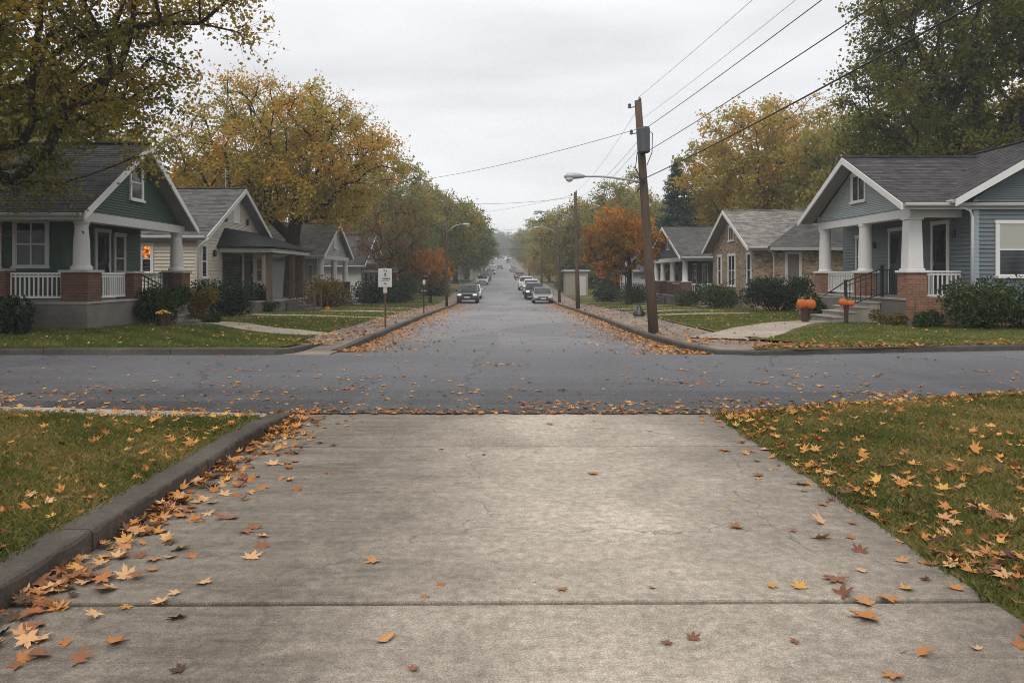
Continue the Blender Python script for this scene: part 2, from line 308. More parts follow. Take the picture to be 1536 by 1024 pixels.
LEAF = dict(
  near=leafmat('olive_gold_leaves', [(0, (.085, .095, .02)), (.35, (.18, .17, .03)), (.6, (.34, .255, .038)), (.85, (.50, .28, .04)), (1, (.54, .22, .034))], .58),
  gold=leafmat('golden_leaves', [(0, (.15, .155, .032)), (.3, (.30, .265, .05)), (.6, (.49, .34, .056)), (.85, (.62, .32, .05)), (1, (.62, .24, .04))], .48),
  olive=leafmat('olive_leaves', [(0, (.10, .135, .034)), (.4, (.22, .225, .056)), (.75, (.38, .31, .074)), (1, (.48, .28, .066))], .46),
  dkgreen=leafmat('dark_green_leaves', [(0, (.055, .075, .017)), (.5, (.12, .13, .026)), (.8, (.22, .185, .035)), (1, (.44, .23, .035))], .52),
  orange=leafmat('orange_leaves', [(0, (.11, .10, .03)), (.3, (.24, .145, .032)), (.6, (.48, .20, .032)), (.85, (.58, .23, .034)), (1, (.58, .36, .07))], .35),
  russet=leafmat('russet_leaves', [(0, (.07, .065, .026)), (.4, (.15, .10, .036)), (.75, (.24, .12, .04)), (1, (.28, .17, .05))], .35),
  green=leafmat('green_leaves', [(0, (.055, .09, .034)), (.5, (.12, .165, .052)), (1, (.24, .23, .066))], .44),
  conifer=leafmat('blue_green_needles', [(0, (.03, .055, .046)), (.6, (.058, .098, .082)), (1, (.10, .145, .118))], .15),
  shrub=leafmat('shrub_leaves', [(0, (.014, .03, .012)), (.55, (.038, .062, .021)), (.85, (.075, .098, .03)), (1, (.16, .13, .04))], .2),
  shrubd=leafmat('dark_shrub_leaves', [(0, (.009, .019, .011)), (.6, (.023, .040, .021)), (1, (.052, .072, .032))], .15),
  shrubo=leafmat('autumn_shrub_leaves', [(0, (.045, .052, .017)), (.45, (.12, .10, .028)), (.8, (.2, .125, .034)), (1, (.3, .16, .04))], .3),
  grass=leafmat('grass_blades', [(0, (.068, .092, .022)), (.3, (.13, .138, .036)), (.55, (.235, .19, .058)), (.8, (.34, .235, .09)), (1, (.40, .27, .13))], .3),
  grassf=leafmat('far_grass_blades', [(0, (.06, .10, .022)), (.4, (.115, .155, .036)), (.7, (.19, .19, .05)), (1, (.33, .25, .09))], .3),
  litter=leafmat('fallen_leaves', [(0, (.10, .042, .02)), (.25, (.26, .10, .03)), (.5, (.42, .18, .05)), (.75, (.52, .26, .09)), (1, (.58, .33, .075))], .08))
SL = dict(tan=single_leaf('tan_leaf', (.54, .31, .15), (.38, .175, .065)), orange=single_leaf('orange_leaf', (.40, .165, .045), (.25, .08, .025)), yellow=single_leaf('yellow_leaf', (.50, .27, .06), (.38, .17, .035)), brown=single_leaf('brown_leaf', (.24, .10, .045), (.13, .05, .023)), dark=single_leaf('dark_leaf', (.07, .035, .02), (.04, .02, .012)))
# ================================================================== the setting: ground, roads, kerbs, lawns
def grid_strip(name, ys, cols, zf, m):
    """cols: function y -> list of x; zf(x,y)"""
    V = []; nx = len(cols(ys[0]))
    for y in ys:
        for x in cols(y): V.append((x, y, zf(x, y)))
    V = np.array(V); fc = [(j*nx+i, j*nx+i+1, (j+1)*nx+i+1, (j+1)*nx+i) for j in range(len(ys)-1) for i in range(nx-1)]
    o = np_mesh(name, V, np.array(fc), m, smooth=True); uv_box(o.data, V); return props(o, kind='structure')
def ysteps(a, b):
    r = [a]
    while r[-1] < b-.01: r.append(min(b, r[-1]+max(.5, .03*r[-1])))
    return r
grid_strip('ground', [-40, 0, 9]+ysteps(17, 560)+[700, 900], lambda y: [-700, -200, -60, -20, 0, 20, 60, 200, 700], lambda x, y: float(prof(y))-.1, MT['far'])
def near_edge(x): return float(np.interp(x, [-70, -6.3, -2.67, 2.6, 5.6, 7.2, 14, 70], [9.9, 9.58, 9.05, 9.05, 9.95, 10.5, 11.8, 18]))
def far_edge(x): return float(np.interp(x, [-70, 4.6, 11.2, 70], [15.75, 15.75, 16.75, 28]))
xs = [-70, -40, -25, -15, -11, -8, -6.3, -5, -4, -2.67, -1, 1, 2.6, 4, 4.6, 5.6, 7.2, 9, 11.2, 14, 20, 40, 70]
jit = random.Random(3)
V = []; xe = np.linspace(-16, 16, 420); xall = sorted(set([-70, -40, -25]+list(np.round(xe, 3))+[20, 30, 45, 70]))
for x in xall: V += [(x, near_edge(x)+(jit.uniform(-.035, .035) if abs(x) < 16 else 0), .016), (x, far_edge(x)+.05, .008)]
V = np.array(V); n = len(xall)
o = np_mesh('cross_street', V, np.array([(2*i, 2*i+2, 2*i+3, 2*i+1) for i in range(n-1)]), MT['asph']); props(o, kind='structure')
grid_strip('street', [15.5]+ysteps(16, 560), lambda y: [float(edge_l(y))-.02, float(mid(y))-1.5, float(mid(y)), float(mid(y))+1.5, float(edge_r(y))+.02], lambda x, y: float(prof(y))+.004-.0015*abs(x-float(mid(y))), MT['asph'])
# driveway in cast slabs with open joints
mb = MB(); cuts = [(-1.5, 1.2), (1.235, 3.795), (3.845, 7.31), (7.36, 9.14)]
for i, (a, b) in enumerate(cuts):
    x0, x1 = -2.5, 2.46; k = .03 if i > 1 else 0; k2 = .05 if i > 0 else 0
    bb = [(x0, a, -.14), (x1, a+k2, -.14), (x1, b+.05 if i < 3 else b, -.14), (x0, b, -.14)]; zt = -.0 if i == 3 else .008-.002*i
    mb.hexa(bb, [(p[0], p[1], zt+.004) for p in bb])
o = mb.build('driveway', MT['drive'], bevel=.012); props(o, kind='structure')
o = MB().box(-2.6, 2.5, -1.5, 9.03, -.2, -.115).build('driveway_bed', MT['soil']); props(o, kind='structure')

def kerb(name, pts, w, h, side=1, drop=None, m='kerb'):
    """kerb stones swept along pts (x,y, base z); side=+1 puts the width to the left of travel"""
    mb = MB(); P = [Vector(p) for p in pts]
    ring = []; kj = random.Random(len(P)*7+int(abs(P[0].y)*13)); big = m == 'kerbd'
    if big:
        Q = []
        for i in range(len(P)-1): Q += [P[i].lerp(P[i+1], k/6) for k in range(6)]
        drop = [drop[min(len(P)-1, i//6)] for i in range(len(Q)+1)]; P = Q+[P[-1]]
    for i, p in enumerate(P):
        d = (P[min(i+1, len(P)-1)]-P[max(i-1, 0)]); d.z = 0; d.normalize(); nrm = Vector((-d.y, d.x, 0))*side
        hh = h*(drop[i] if drop else 1); r_ = min(.025, hh*.3)*(kj.uniform(.5, 1.5) if big else 1); p = p+(nrm*kj.uniform(-.004, .004) if big else Vector())
        ring.append([p+Vector((0, 0, -.1)), p+Vector((0, 0, max(.004, hh-r_))), p+nrm*r_*.4+Vector((0, 0, hh-r_*.3)), p+nrm*r_+Vector((0, 0, hh)), p+nrm*w+Vector((0, 0, hh)), p+nrm*w+Vector((0, 0, -.1))])
    vs = [v for r in ring for v in r]; k = 6
    fs = [(i*k+j, i*k+j+1, (i+1)*k+j+1, (i+1)*k+j) for i in range(len(P)-1) for j in range(k-1)]+[tuple(range(k)), tuple(range(len(vs)-k, len(vs)))]
    mb.add(vs, fs); o = mb.build(name, MT[m], smooth=False); props(o, kind='structure'); return o
def stones(a, b, L, f, gap=.012):      # split a run into stones with narrow open joints
    y = a
    while y < b-.05:
        e = min(b, y+L); yield f(y+gap/2), f(e-gap/2), y, e; y = e
# near left kerb, tapering to the street
segs = [(-1, 2.0), (2.0, 4.55), (4.55, 6.3), (6.3, 8.1), (8.1, 8.98)]
for a, b in segs:
    ys = np.linspace(a+.005, b-.005, 6); jx = jit.uniform(-.012, .012)
    kerb('driveway_kerb', [(-2.46+jx+.004*math.sin(y*7), y, .006) for y in ys], .22, .135, 1, [float(np.interp(y, [0, 7.6, 8.98], [1, 1, .28])) for y in ys], 'kerbd')
# gutter strip at the near edge, left of the driveway
props(MB().hexa([(-70, 9.0, -.1), (-6.3, 8.82, -.1), (-2.5, 8.55, -.1), (-2.5, 9.04, -.1), (-6.3, 9.57, -.1), (-70, 9.9, -.1)], [(-70, 9.0, .03), (-6.3, 8.82, .03), (-2.5, 8.55, .018), (-2.5, 9.04, .012), (-6.3, 9.57, .012), (-70, 9.9, .012)]).build('gutter_strip', MT['gut'], bevel=.01), kind='structure')
# kerbs across the street
for a, b in [(-40, -20), (-20, -15.1), (-15.1, -12.3), (-12.3, -9.5), (-9.5, -6.9), (-6.9, -4.75)]:
    kerb('kerb', [(x, 15.72, 0) for x in np.linspace(a+.008, b-.008, 3)], .15, .14+jit.uniform(-.006, .006), 1)
kerb('kerb', [(-4.75, 15.72, 0), (-4.45, 16.0, 0), (-4.3, 16.6, .01), (-4.22, 17.5, .02)], .14, .135, 1, [1, 1, .9, .45])
yl = [16.9, 17.6, 19, 21]; 
def kerb_run(y0, y1, fx, side, L):
    y = y0
    while y < y1:
        e = min(y1, y+L); kerb('kerb', [(float(fx(t)), t, float(prof(t))) for t in np.linspace(y+.008, e-.008, 5)], .15, .135, side, None); y = e
kerb('kerb', [(-3.62, 16.6, 0), (-3.46, 17.6, 0), (-3.4, 18.5, -.005), (-3.42, 20, -.02)], .15, .135, 1, [.25, .7, 1, 1])
kerb_run(20.01, 44, edge_l, 1, 3.0); kerb_run(44, 420, edge_l, 1, 18)
kerb('kerb', [(3.66, 21.5, -.03), (3.68, 19.8, -.02), (3.76, 18.3, 0), (3.98, 16.9, 0), (4.35, 16.0, 0), (5.0, 15.62, 0), (6.2, 15.78, 0)], .15, .13, 1, [1, 1, .95, .8, .68, .75, .95])
kerb_run(21.51, 44, edge_r, -1, 3.0); kerb_run(44, 420, edge_r, -1, 18)
for a, b in [(6.21, 8.4), (8.4, 11.2), (11.2, 14.2), (14.2, 18), (18, 30), (30, 60)]:
    kerb('kerb', [(x, far_edge(x)-.2 if x < 7 else far_edge(x)-.12, 0) for x in np.linspace(a, b-.015, 4)], .15, .13+jit.uniform(-.006, .006), 1)
# pavements
SWL, SWR = 1.3, 2.0
grid_strip('pavement', [16.4, 17, 17.6, 18.5]+ysteps(20, 420), lambda y: [float(edge_l(y))-.14-SWL*float(np.interp(y, [16.4, 18], [.62, 1])), float(edge_l(y))-.13], lambda x, y: float(prof(y))+float(np.interp(y, [16.4, 18.6], [.02, .125])), MT['walk'])
props(MB().poly((-4.62, 15.76, .008), (-3.66, 15.76, .008), (-3.6, 16.45, .022), (-4.45, 16.45, .022)).build('pavement', MT['walk']), kind='structure')
grid_strip('pavement', [16.0, 16.4, 17, 18]+ysteps(20, 420), lambda y: [float(np.interp(y, [16, 16.4, 17, 18.3, 21], [4.5, 4.3, 4.1, 3.92, 3.8])) if y < 21 else float(edge_r(y))+.13, float(edge_r(y))+1.2, float(edge_r(y) if y > 18 else 3.75)+SWR+(.7*max(0, 18-y) if y < 18 else 0)], lambda x, y: float(prof(y))+float(np.interp(y, [16, 18.8], [.078, .125])), MT['walk'])
# lawns
def lawn_cols_l(y):
    x0 = float(np.interp(y, [15.86, 17.3, 18.2], [-4.75, -4.33, 0])) if y < 17.4 else float(edge_l(y))-.14-SWL+.02
    return [x0-d for d in (90, 40, 24, 18, 15, 13, 11.5, 10, 8.5, 7, 6, 5, 4, 3, 2, 1, .3, 0)]
def lawn_zl(x, y):
    return gz(x, y)+.012
def lawn_cols_r(y):
    x0 = float(edge_r(y) if y > 18 else 3.75)+SWR-.02+(.7*max(0, 18-y) if y < 18 else 0)
    return [x0+d for d in (0, .3, 1, 2, 3, 4, 5, 6, 7, 8.5, 10, 11.5, 13, 15, 18, 24, 40, 90)]
grid_strip('lawn', [15.86, 16.3, 17, 17.39, 17.41]+ysteps(18, 520), lawn_cols_l, lawn_zl, MT['turf'])
grid_strip('lawn', [16.9, 17.3]+ysteps(18, 520), lawn_cols_r, lawn_zl, MT['turf'])
props(MB().poly((6.0, 15.72, .115), (11.2, 16.72, .13), (40, 22.2, .2), (40, 40, .2), (14, 17.1, .2), (5.9, 17.0, .14), (5.3, 16.3, .122), (5.1, 15.8, .115)).build('lawn', MT['turf']), kind='structure')
def nl_z(x, y): return .115+.02*math.sin(x*1.7+y)*math.sin(y*1.3)-.05*max(0, min(1, (y-8.0)/.8))
NLX = [-9, -8, -7, -6, -5, -4.2, -3.6, -3.2, -2.9, -2.66]
grid_strip('lawn', list(np.linspace(.5, 1, 14)), lambda t: [(x) for x in NLX], lambda x, t: 0, MT['turf']) if False else None
V = []; ts = np.linspace(0, 1, 22)
for t in ts:
    for x in NLX:
        y1 = float(np.interp(x, [-9, -6.3, -2.66], [9.0, 8.84, 8.3])); y = t*y1; V.append((x, y, nl_z(x, y)))
nx = len(NLX); V = np.array(V); o = np_mesh('lawn', V, np.array([(j*nx+i, j*nx+i+1, (j+1)*nx+i+1, (j+1)*nx+i) for j in range(len(ts)-1) for i in range(nx-1)]), MT['turf'], smooth=True); props(o, kind='structure')
def nr_z(x, y):
    e = near_edge(x)-y
    return .012+.10*max(0, min(1, (x-2.45)/1.3))*max(0, min(1, .25+e/1.2))+.02*math.sin(x*1.5+y*.8)*math.sin(y*1.2-x)*min(1, max(0, x-2.45))
NRX = [2.44, 2.6, 2.9, 3.3, 3.8, 4.4, 5.2, 6, 7, 8, 10, 14, 30]
V = []
for t in np.linspace(0, 1, 26):
    for x in NRX: y = t*(near_edge(x)-.03); V.append((x, y, nr_z(x, y)))
nx = len(NRX); V = np.array(V); o = np_mesh('lawn', V, np.array([(j*nx+i, j*nx+i+1, (j+1)*nx+i+1, (j+1)*nx+i) for j in range(25) for i in range(nx-1)]), MT['turf'], smooth=True); props(o, kind='structure')
# front paths
PATHS = []
def path(pts, w, name='front_path', lift=.035):
    mb = MB(); P = [Vector((p[0], p[1], 0)) for p in pts]
    # smooth
    Q = []
    for i in range(len(P)-1):
        a = P[max(i-1, 0)]; b = P[i]; c = P[i+1]; d = P[min(i+2, len(P)-1)]
        for k in range(8):
            t = k/8; Q.append(.5*((2*b)+(c-a)*t+(2*a-5*b+4*c-d)*t*t+(3*b-a-3*c+d)*t**3))
    Q.append(P[-1]); L = []; Rr = []; PATHS.extend([(q.x, q.y, (max(w) if hasattr(w, '__len__') else w)/2) for q in Q])
    for i, q in enumerate(Q):
        d = (Q[min(i+1, len(Q)-1)]-Q[max(i-1, 0)]).normalized(); nn = Vector((-d.y, d.x, 0))
        ww = w if not hasattr(w, '__len__') else w[0]+(w[1]-w[0])*i/(len(Q)-1)
        for arr, s_ in ((L, 1), (Rr, -1)):
            v = q+nn*ww/2*s_; arr.append((v.x, v.y, gz(v.x, v.y)+lift*min(1, i/(len(Q)*.25))))
    for i in range(len(Q)-1):
        mb.poly(Rr[i], Rr[i+1], L[i+1], L[i])
        for A in (L, Rr): mb.poly(A[i], A[i+1], (A[i+1][0], A[i+1][1], A[i+1][2]-.08), (A[i][0], A[i][1], A[i][2]-.08))
    return props(mb.build(name, MT['path']), kind='structure')
path([(-4.6, 19.6), (-6.0, 20.6), (-7.6, 22.4), (-8.8, 24.0), (-10.3, 24.9)], (1.3, 1.0))
path([(5.2, 18.3), (6.1, 19.6), (7.4, 21.8), (8.8, 23.9), (10.2, 24.8)], (1.9, 1.2))
for s, y in ((-1, 29.5), (-1, 36.2), (-1, 42.5), (-1, 50.5), (-1, 58), (1, 31.5), (1, 36.2), (1, 41.0), (1, 46.5), (1, 53.5), (1, 61)):
    e = float(edge_l(y))-1.2 if s < 0 else float(edge_r(y))+1.9
    path([(e, y), (s*7.4, y+.3), (s*10.2, y+.9)], .95)

# ================================================================== grass blades
def blades(name, XY, Z, hgt, wid, seed):
    if seed > 2:
        A = np.array(PATHS); k = np.ones(len(XY), bool)
        for a in A: k &= (XY[:, 0]-a[0])**2+(XY[:, 1]-a[1])**2 > (a[2]*.97)**2
        XY = XY[k]; Z = Z[k]
    g = np.random.default_rng(seed); n = len(XY); a = g.uniform(0, 6.283, n); h = g.uniform(.5, 1.25, n)*hgt; w = wid*g.uniform(.6, 1.3, n)
    le = g.normal(0, .55, (n, 2))*h[:, None]; dx = np.cos(a)*w; dy = np.sin(a)*w
    V = np.zeros((n, 4, 3)); V[:, 0, 0] = XY[:, 0]-dx; V[:, 0, 1] = XY[:, 1]-dy; V[:, 1, 0] = XY[:, 0]+dx; V[:, 1, 1] = XY[:, 1]+dy
    V[:, 0, 2] = V[:, 1, 2] = Z-.012
    V[:, 2, :2] = XY+le*.45+np.stack([dx, dy], 1)*.55; V[:, 2, 2] = Z+h*.62; V[:, 3, :2] = XY+le; V[:, 3, 2] = Z+h*.95
    I = np.arange(n)[:, None]*4; Fc = np.concatenate([I+np.array([[0, 1, 2]]), I+np.array([[0, 2, 3]])])
    patch = .5+.28*np.sin(XY[:, 0]*1.9+2*np.sin(XY[:, 1]*1.1))*np.sin(XY[:, 1]*2.3+1.5*np.sin(XY[:, 0]*.8))+.16*np.sin(XY[:, 0]*5.1+XY[:, 1]*4.3)
    t = np.clip(patch*.75+g.normal(0, .2, n), 0, 1)
    o = np_mesh(name, V.reshape(-1, 3), Fc, LEAF['grass' if seed < 3 else 'grassf'], tint=np.repeat(t, 4)); return props(o, kind='stuff')
g = np.random.default_rng(5)
def sc(n, x0, x1, y0, y1, pw=1.0):
    u = g.random(n)**pw; return np.stack([g.uniform(x0, x1, n), y0+(y1-y0)*u], 1)
vz = lambda f, P: np.array([f(a, b) for a, b in P])
P = sc(95000, -7.6, -2.64, 3.2, 8.9, 1.25); P = P[P[:, 1] < np.interp(P[:, 0], [-9, -6.3, -2.66], [9.0, 8.84, 8.3])]
blades('grass', P, vz(nl_z, P), .05, .0032, 1)
P = sc(135000, 2.4, 8.6, 3.0, 11.2, 1.25); P = P[(P[:, 1] < np.array([near_edge(x) for x in P[:, 0]])-.04) & (P[:, 0] > 2.41+.05*np.sin(P[:, 1]*9)*np.sin(P[:, 1]*3.7+1))]
blades('grass', P, vz(nr_z, P), .045, .0032, 2)
def far_ok(P, s):
    e = np.where(s < 0, -(edge_l(P[:, 1])-.14-SWL), edge_r(P[:, 1])+SWR); ok = np.abs(P[:, 0]) > e+.02
    return P[ok]
P = sc(80000, -13.5, -4.3, 15.9, 27, 1.3); P = P[np.abs(P[:, 0]) > np.where(P[:, 1] < 17.4, np.interp(P[:, 1], [15.86, 17.3], [4.75, 4.33]), -edge_l(P[:, 1])+.14+SWL)]
blades('grass', P, lawn_z(P[:, 0], P[:, 1])+.01, .05, .007, 3)
P = sc(90000, 5.2, 16.5, 15.7, 28, 1.3); P = P[(P[:, 1] > np.array([far_edge(x) for x in P[:, 0]])+.06) & (P[:, 0] > np.where(P[:, 1] < 18, 3.75+SWR+.7*(18-P[:, 1]), 5.75))]
blades('grass', P, lawn_z(P[:, 0], P[:, 1])+.0, .05, .007, 4)
P = np.concatenate([far_ok(sc(38000, -12, -4.6, 27, 75, 1.5), -1), far_ok(sc(38000, 5.2, 12.5, 28, 75, 1.5), 1)])
blades('grass', P, lawn_z(P[:, 0], P[:, 1])+.01, .06, .014, 6)

# ================================================================== trees
def ring_seg(P0, P1, r0, r1, n):
    D = P1-P0; D /= np.linalg.norm(D, axis=1)[:, None]+1e-9
    ref = np.where(np.abs(D[:, 2:3]) > .9, np.array([[1., 0, 0]]), np.array([[0, 0, 1.]]))
    A = np.cross(D, ref); A /= np.linalg.norm(A, axis=1)[:, None]; B = np.cross(A, D)
    t = np.arange(n)*2*np.pi/n; c = np.cos(t)[None, :, None]; s_ = np.sin(t)[None, :, None]
    ra = P0[:, None]+(A[:, None]*c+B[:, None]*s_)*r0[:, None, None]; rb = P1[:, None]+(A[:, None]*c+B[:, None]*s_)*r1[:, None, None]
    V = np.concatenate([ra, rb], 1); m = len(P0); base = np.arange(m)[:, None, None]*2*n; k = np.arange(n)
    q = np.stack([k, (k+1) % n, n+(k+1) % n, n+k], 1)[None]
    return V.reshape(-1, 3), (q+base).reshape(-1, 4)
def grow(seed, cc, rad, fork, trunk_r, n_attr, twigs=6, leaves=14, tw_len=.8, leaf=.15, droop=.0, lean=(0, 0), shell=2.0, bare=0.0, spread=.16, flat=.75, minz=None, holes=0, cut=None):
    g = np.random.default_rng(seed); cc = np.array(cc, float); rad = np.array(rad, float)
    nodes = [np.array([0, 0, -.15])]; par = [-1]; nseg = max(3, int(fork/.5))
    for i in range(1, nseg+1):
        t = i/nseg; nodes.append(np.array([lean[0]*t+.06*np.sin(t*5+seed), lean[1]*t, fork*t])); par.append(i-1)
    f0 = len(nodes)-1
    A = []; tries = 0; md = (4.19*rad.prod()/n_attr)**(1/3)*.62
    hol = [(cc+rad*g.normal(0, .5, 3), rad.min()*g.uniform(.16, .3)) for _ in range(holes)]
    while len(A) < n_attr and tries < n_attr*40:
        tries += 1; d = g.normal(size=3); d /= np.linalg.norm(d); r = g.random()**(1/(1+shell)); lump = 1+.13*np.sin(3*d[0]+seed)*np.sin(4*d[1]+2)+.10*np.sin(7*d[2]+5*d[0]+seed)
        p = cc+d*r*rad*lump
        if minz is not None and p[2] < minz: continue
        if cut and not cut(p): continue
        if any(np.linalg.norm(p-h) < q for h, q in hol): continue
        if A and np.min(np.linalg.norm(np.array(A)-p, axis=1)) < md: continue
        A.append(p)
    A = np.array(A); A = A[np.argsort(np.linalg.norm(A-nodes[f0], axis=1))]
    plen = [0]*len(nodes); tips = []; step = max(.35, rad.min()*.13)
    for a in A:
        N = np.array(nodes[f0-1:]); pl = np.array(plen[f0-1:])
        dv = a-N; dist = np.linalg.norm(dv, axis=1); cost = dist*(1+.25*(dv[:, 2] < -.2))+.28*pl
        j = int(np.argmin(cost))+f0-1; p0 = nodes[j]; L = np.linalg.norm(a-p0); k = max(1, int(L/step)); last = j
        side = g.normal(0, .07*L, 3); side[2] += .10*L
        for i in range(1, k+1):
            t = i/k; q = p0+(a-p0)*t+side*np.sin(np.pi*t)+(g.normal(0, .05*step, 3) if i < k else 0)
            nodes.append(q); par.append(last); plen.append(plen[last]+L/k); last = len(nodes)-1
        tips.append(last)
    Nn = np.array(nodes); par = np.array(par); w = np.zeros(len(Nn)); w[tips] = 1
    for i in range(len(Nn)-1, 0, -1): w[par[i]] += w[i] if w[i] > 0 else 0
    r = trunk_r*(np.maximum(w, 1)/w[0])**.46; r[:f0+1] = trunk_r*(1.25-.25*np.linspace(0, 1, f0+1)**.5); r[0] *= 1.35
    i = np.arange(1, len(Nn)); r1 = r[i]; r0 = np.minimum(r[par[i]], r1*1.35); r0[:f0+1] = r[par[i]][:f0+1]
    big = r1 > trunk_r*.25
    V1, F1 = ring_seg(Nn[par[i]][big], Nn[i][big], r0[big], r1[big], 9); V2, F2 = ring_seg(Nn[par[i]][~big], Nn[i][~big], r0[~big], r1[~big], 5)
    # twigs at the attractors
    m = len(A); td = g.normal(size=(m, twigs, 3)); td /= np.linalg.norm(td, axis=2)[:, :, None]; out = (A-cc)/rad; out /= np.linalg.norm(out, axis=1)[:, None]+.3
    td = td+out[:, None]*.75; td[:, :, 2] = td[:, :, 2]*flat-droop; td /= np.linalg.norm(td, axis=2)[:, :, None]
    ln = tw_len*g.uniform(.5, 1.25, (m, twigs)); T0 = np.repeat(A[:, None], twigs, 1); T1 = T0+td*ln[:, :, None]
    rt = np.full(m*twigs, max(.004, leaf*.045)); V3, F3 = ring_seg(T0.reshape(-1, 3), T1.reshape(-1, 3), rt*1.4, rt*.5, 3)
    WV = np.concatenate([V1, V2, V3]); WF = np.concatenate([F1, F2+len(V1), F3+len(V1)+len(V2)])
    # leaves
    ct = np.clip(.5+.33*np.sin(A[:, 0]*1.1+seed)*np.sin(A[:, 2]*1.3+A[:, 1]*.9)+g.normal(0, .17, m), 0, 1)
    full = np.ones((m, twigs)); 
    if bare: full[(A[:, 2] > cc[2]+.45*rad[2]) & (g.random(m) < bare*2)] = .25
    t = g.uniform(.12, 1.05, (m, twigs, leaves)); keep = (g.random((m, twigs, leaves)) < full[:, :, None])
    Q = T0[:, :, None]+td[:, :, None]*(ln[:, :, None]*t)[..., None]+g.normal(0, spread*tw_len, (m, twigs, leaves, 3))*np.array([1, 1, .75])
    ti = np.clip(ct[:, None, None]*.62+.38*g.random((m, twigs, leaves))+.10*((A[:, 2]-cc[2])/rad[2])[:, None, None], 0, 1)
    Q = Q[keep]; ti = ti[keep]; n = len(Q)
    d = g.normal(size=(n, 3)); d[:, 2] -= .45; d /= np.linalg.norm(d, axis=1)[:, None]; wv = np.cross(d, g.normal(size=(n, 3))); wv /= np.linalg.norm(wv, axis=1)[:, None]
    L = (leaf*g.uniform(.6, 1.25, n))[:, None]; nn = np.cross(d, wv)
    LV = np.stack([Q, Q+d*L*.42+wv*L*.36+nn*L*.08, Q+d*L, Q+d*L*.42-wv*L*.36+nn*L*.08], 1)
    return WV, WF, LV.reshape(-1, 3), np.arange(n*4).reshape(-1, 4), np.repeat(ti, 4)
def tree_obj(name, label, group, x, y, data, leafm, barkm='bark', rz=0, sc_=1, z=None, scz=None):
    WVm, LVm = data
    o = thing(name, label, 'tree', (x, y, gz(x, y) if z is None else z), group); o.rotation_euler.z = rz; o.scale = (sc_, sc_, scz or sc_)
    for nm, me, mt in (('trunk', WVm, MT[barkm]), ('crown', LVm, LEAF[leafm])):
        c = bpy.data.objects.new(nm, me); COL.objects.link(c); c.parent = o
        c.material_slots[0].link = 'OBJECT'; c.material_slots[0].material = mt
    return o
def tree_mesh(**k):
    WV, WF, LV, LF, t = grow(**k)
    return np_mesh('trunk', WV, WF, MT['bark'], smooth=True, obj=False), np_mesh('crown', LV, LF, LEAF['olive'], tint=t, obj=False)
TREES = []
def tree(name, label, x, y, leafm, barkm='bark', group=None, **k):
    return tree_obj(name, label, group, x, y, tree_mesh(**k), leafm, barkm)
tree('broadleaf_tree', 'large olive and gold tree whose branches overhang the green house, at the left edge', -13.2, 18.2, 'near', seed=11, cc=(.7, -.9, 7.6), rad=(6.6, 4.6, 4.6), fork=2.9, trunk_r=.34, n_attr=360, twigs=12, leaves=20, tw_len=.95, leaf=.118, droop=.15, shell=1.1, minz=3.3, holes=8, spread=.16, cut=lambda p: p[2] > 3.5+max(0, p[0]-2.0)*.86)
tree('broadleaf_tree', 'large golden autumn tree with spreading crown rising behind the cream house', -12.6, 45, 'gold', seed=4, cc=(-.2, 0, 8.7), rad=(5.9, 5.0, 4.9), fork=4.0, trunk_r=.42, n_attr=330, twigs=10, leaves=15, tw_len=1.1, leaf=.175, bare=.28, shell=1.3, holes=18, minz=5.3)
tree('broadleaf_tree', 'huge dark green tree standing behind the blue house, at the right edge', 21.0, 34, 'dkgreen', seed=21, cc=(.2, 0, 11.0), rad=(6.0, 5.2, 6.8), fork=4.6, trunk_r=.5, n_attr=400, twigs=10, leaves=18, tw_len=1.15, leaf=.18, shell=1.3, holes=18, minz=4.8)
tree('broadleaf_tree', 'tall gold and orange tree rising behind the stone house', 21.8, 62, 'gold', 'barkg', seed=31, cc=(-.4, 0, 9.8), rad=(6.9, 5.4, 6.6), fork=4.4, trunk_r=.45, n_attr=330, twigs=10, leaves=15, tw_len=1.3, leaf=.25, bare=.2, shell=1.5, holes=7)
tree('broadleaf_tree', 'dense olive-gold tree between the gold tree and the dark tree behind the blue house', 25.5, 52, 'olive', 'barkg', seed=33, cc=(0, 0, 8.0), rad=(6.6, 5, 5.6), fork=3.6, trunk_r=.4, n_attr=260, twigs=9, leaves=15, tw_len=1.3, leaf=.24)
tree('maple_tree', 'bright orange maple on the right verge beside the tallest wooden pole', 8.6, 54, 'orange', seed=41, cc=(-.5, 0, 4.5), rad=(2.55, 2.5, 2.25), fork=2.0, trunk_r=.17, n_attr=170, twigs=8, leaves=16, tw_len=.6, leaf=.15, holes=3, shell=1.3, minz=1.9)
tree('maple_tree', 'small rounded orange tree on the left verge beside the dark parked car', -6.3, 63, 'orange', seed=43, cc=(0, 0, 3.05), rad=(1.75, 1.75, 1.55), fork=1.3, trunk_r=.1, n_attr=90, twigs=8, leaves=16, tw_len=.42, leaf=.13, shell=1.4)
tree('maple_tree', 'sparse dark russet tree standing in front of the tall olive trees, left', -9.2, 62, 'russet', seed=45, cc=(0, 0, 5.2), rad=(3.0, 2.8, 2.7), fork=2.0, trunk_r=.18, n_attr=120, twigs=7, leaves=8, tw_len=.85, leaf=.16, holes=5)
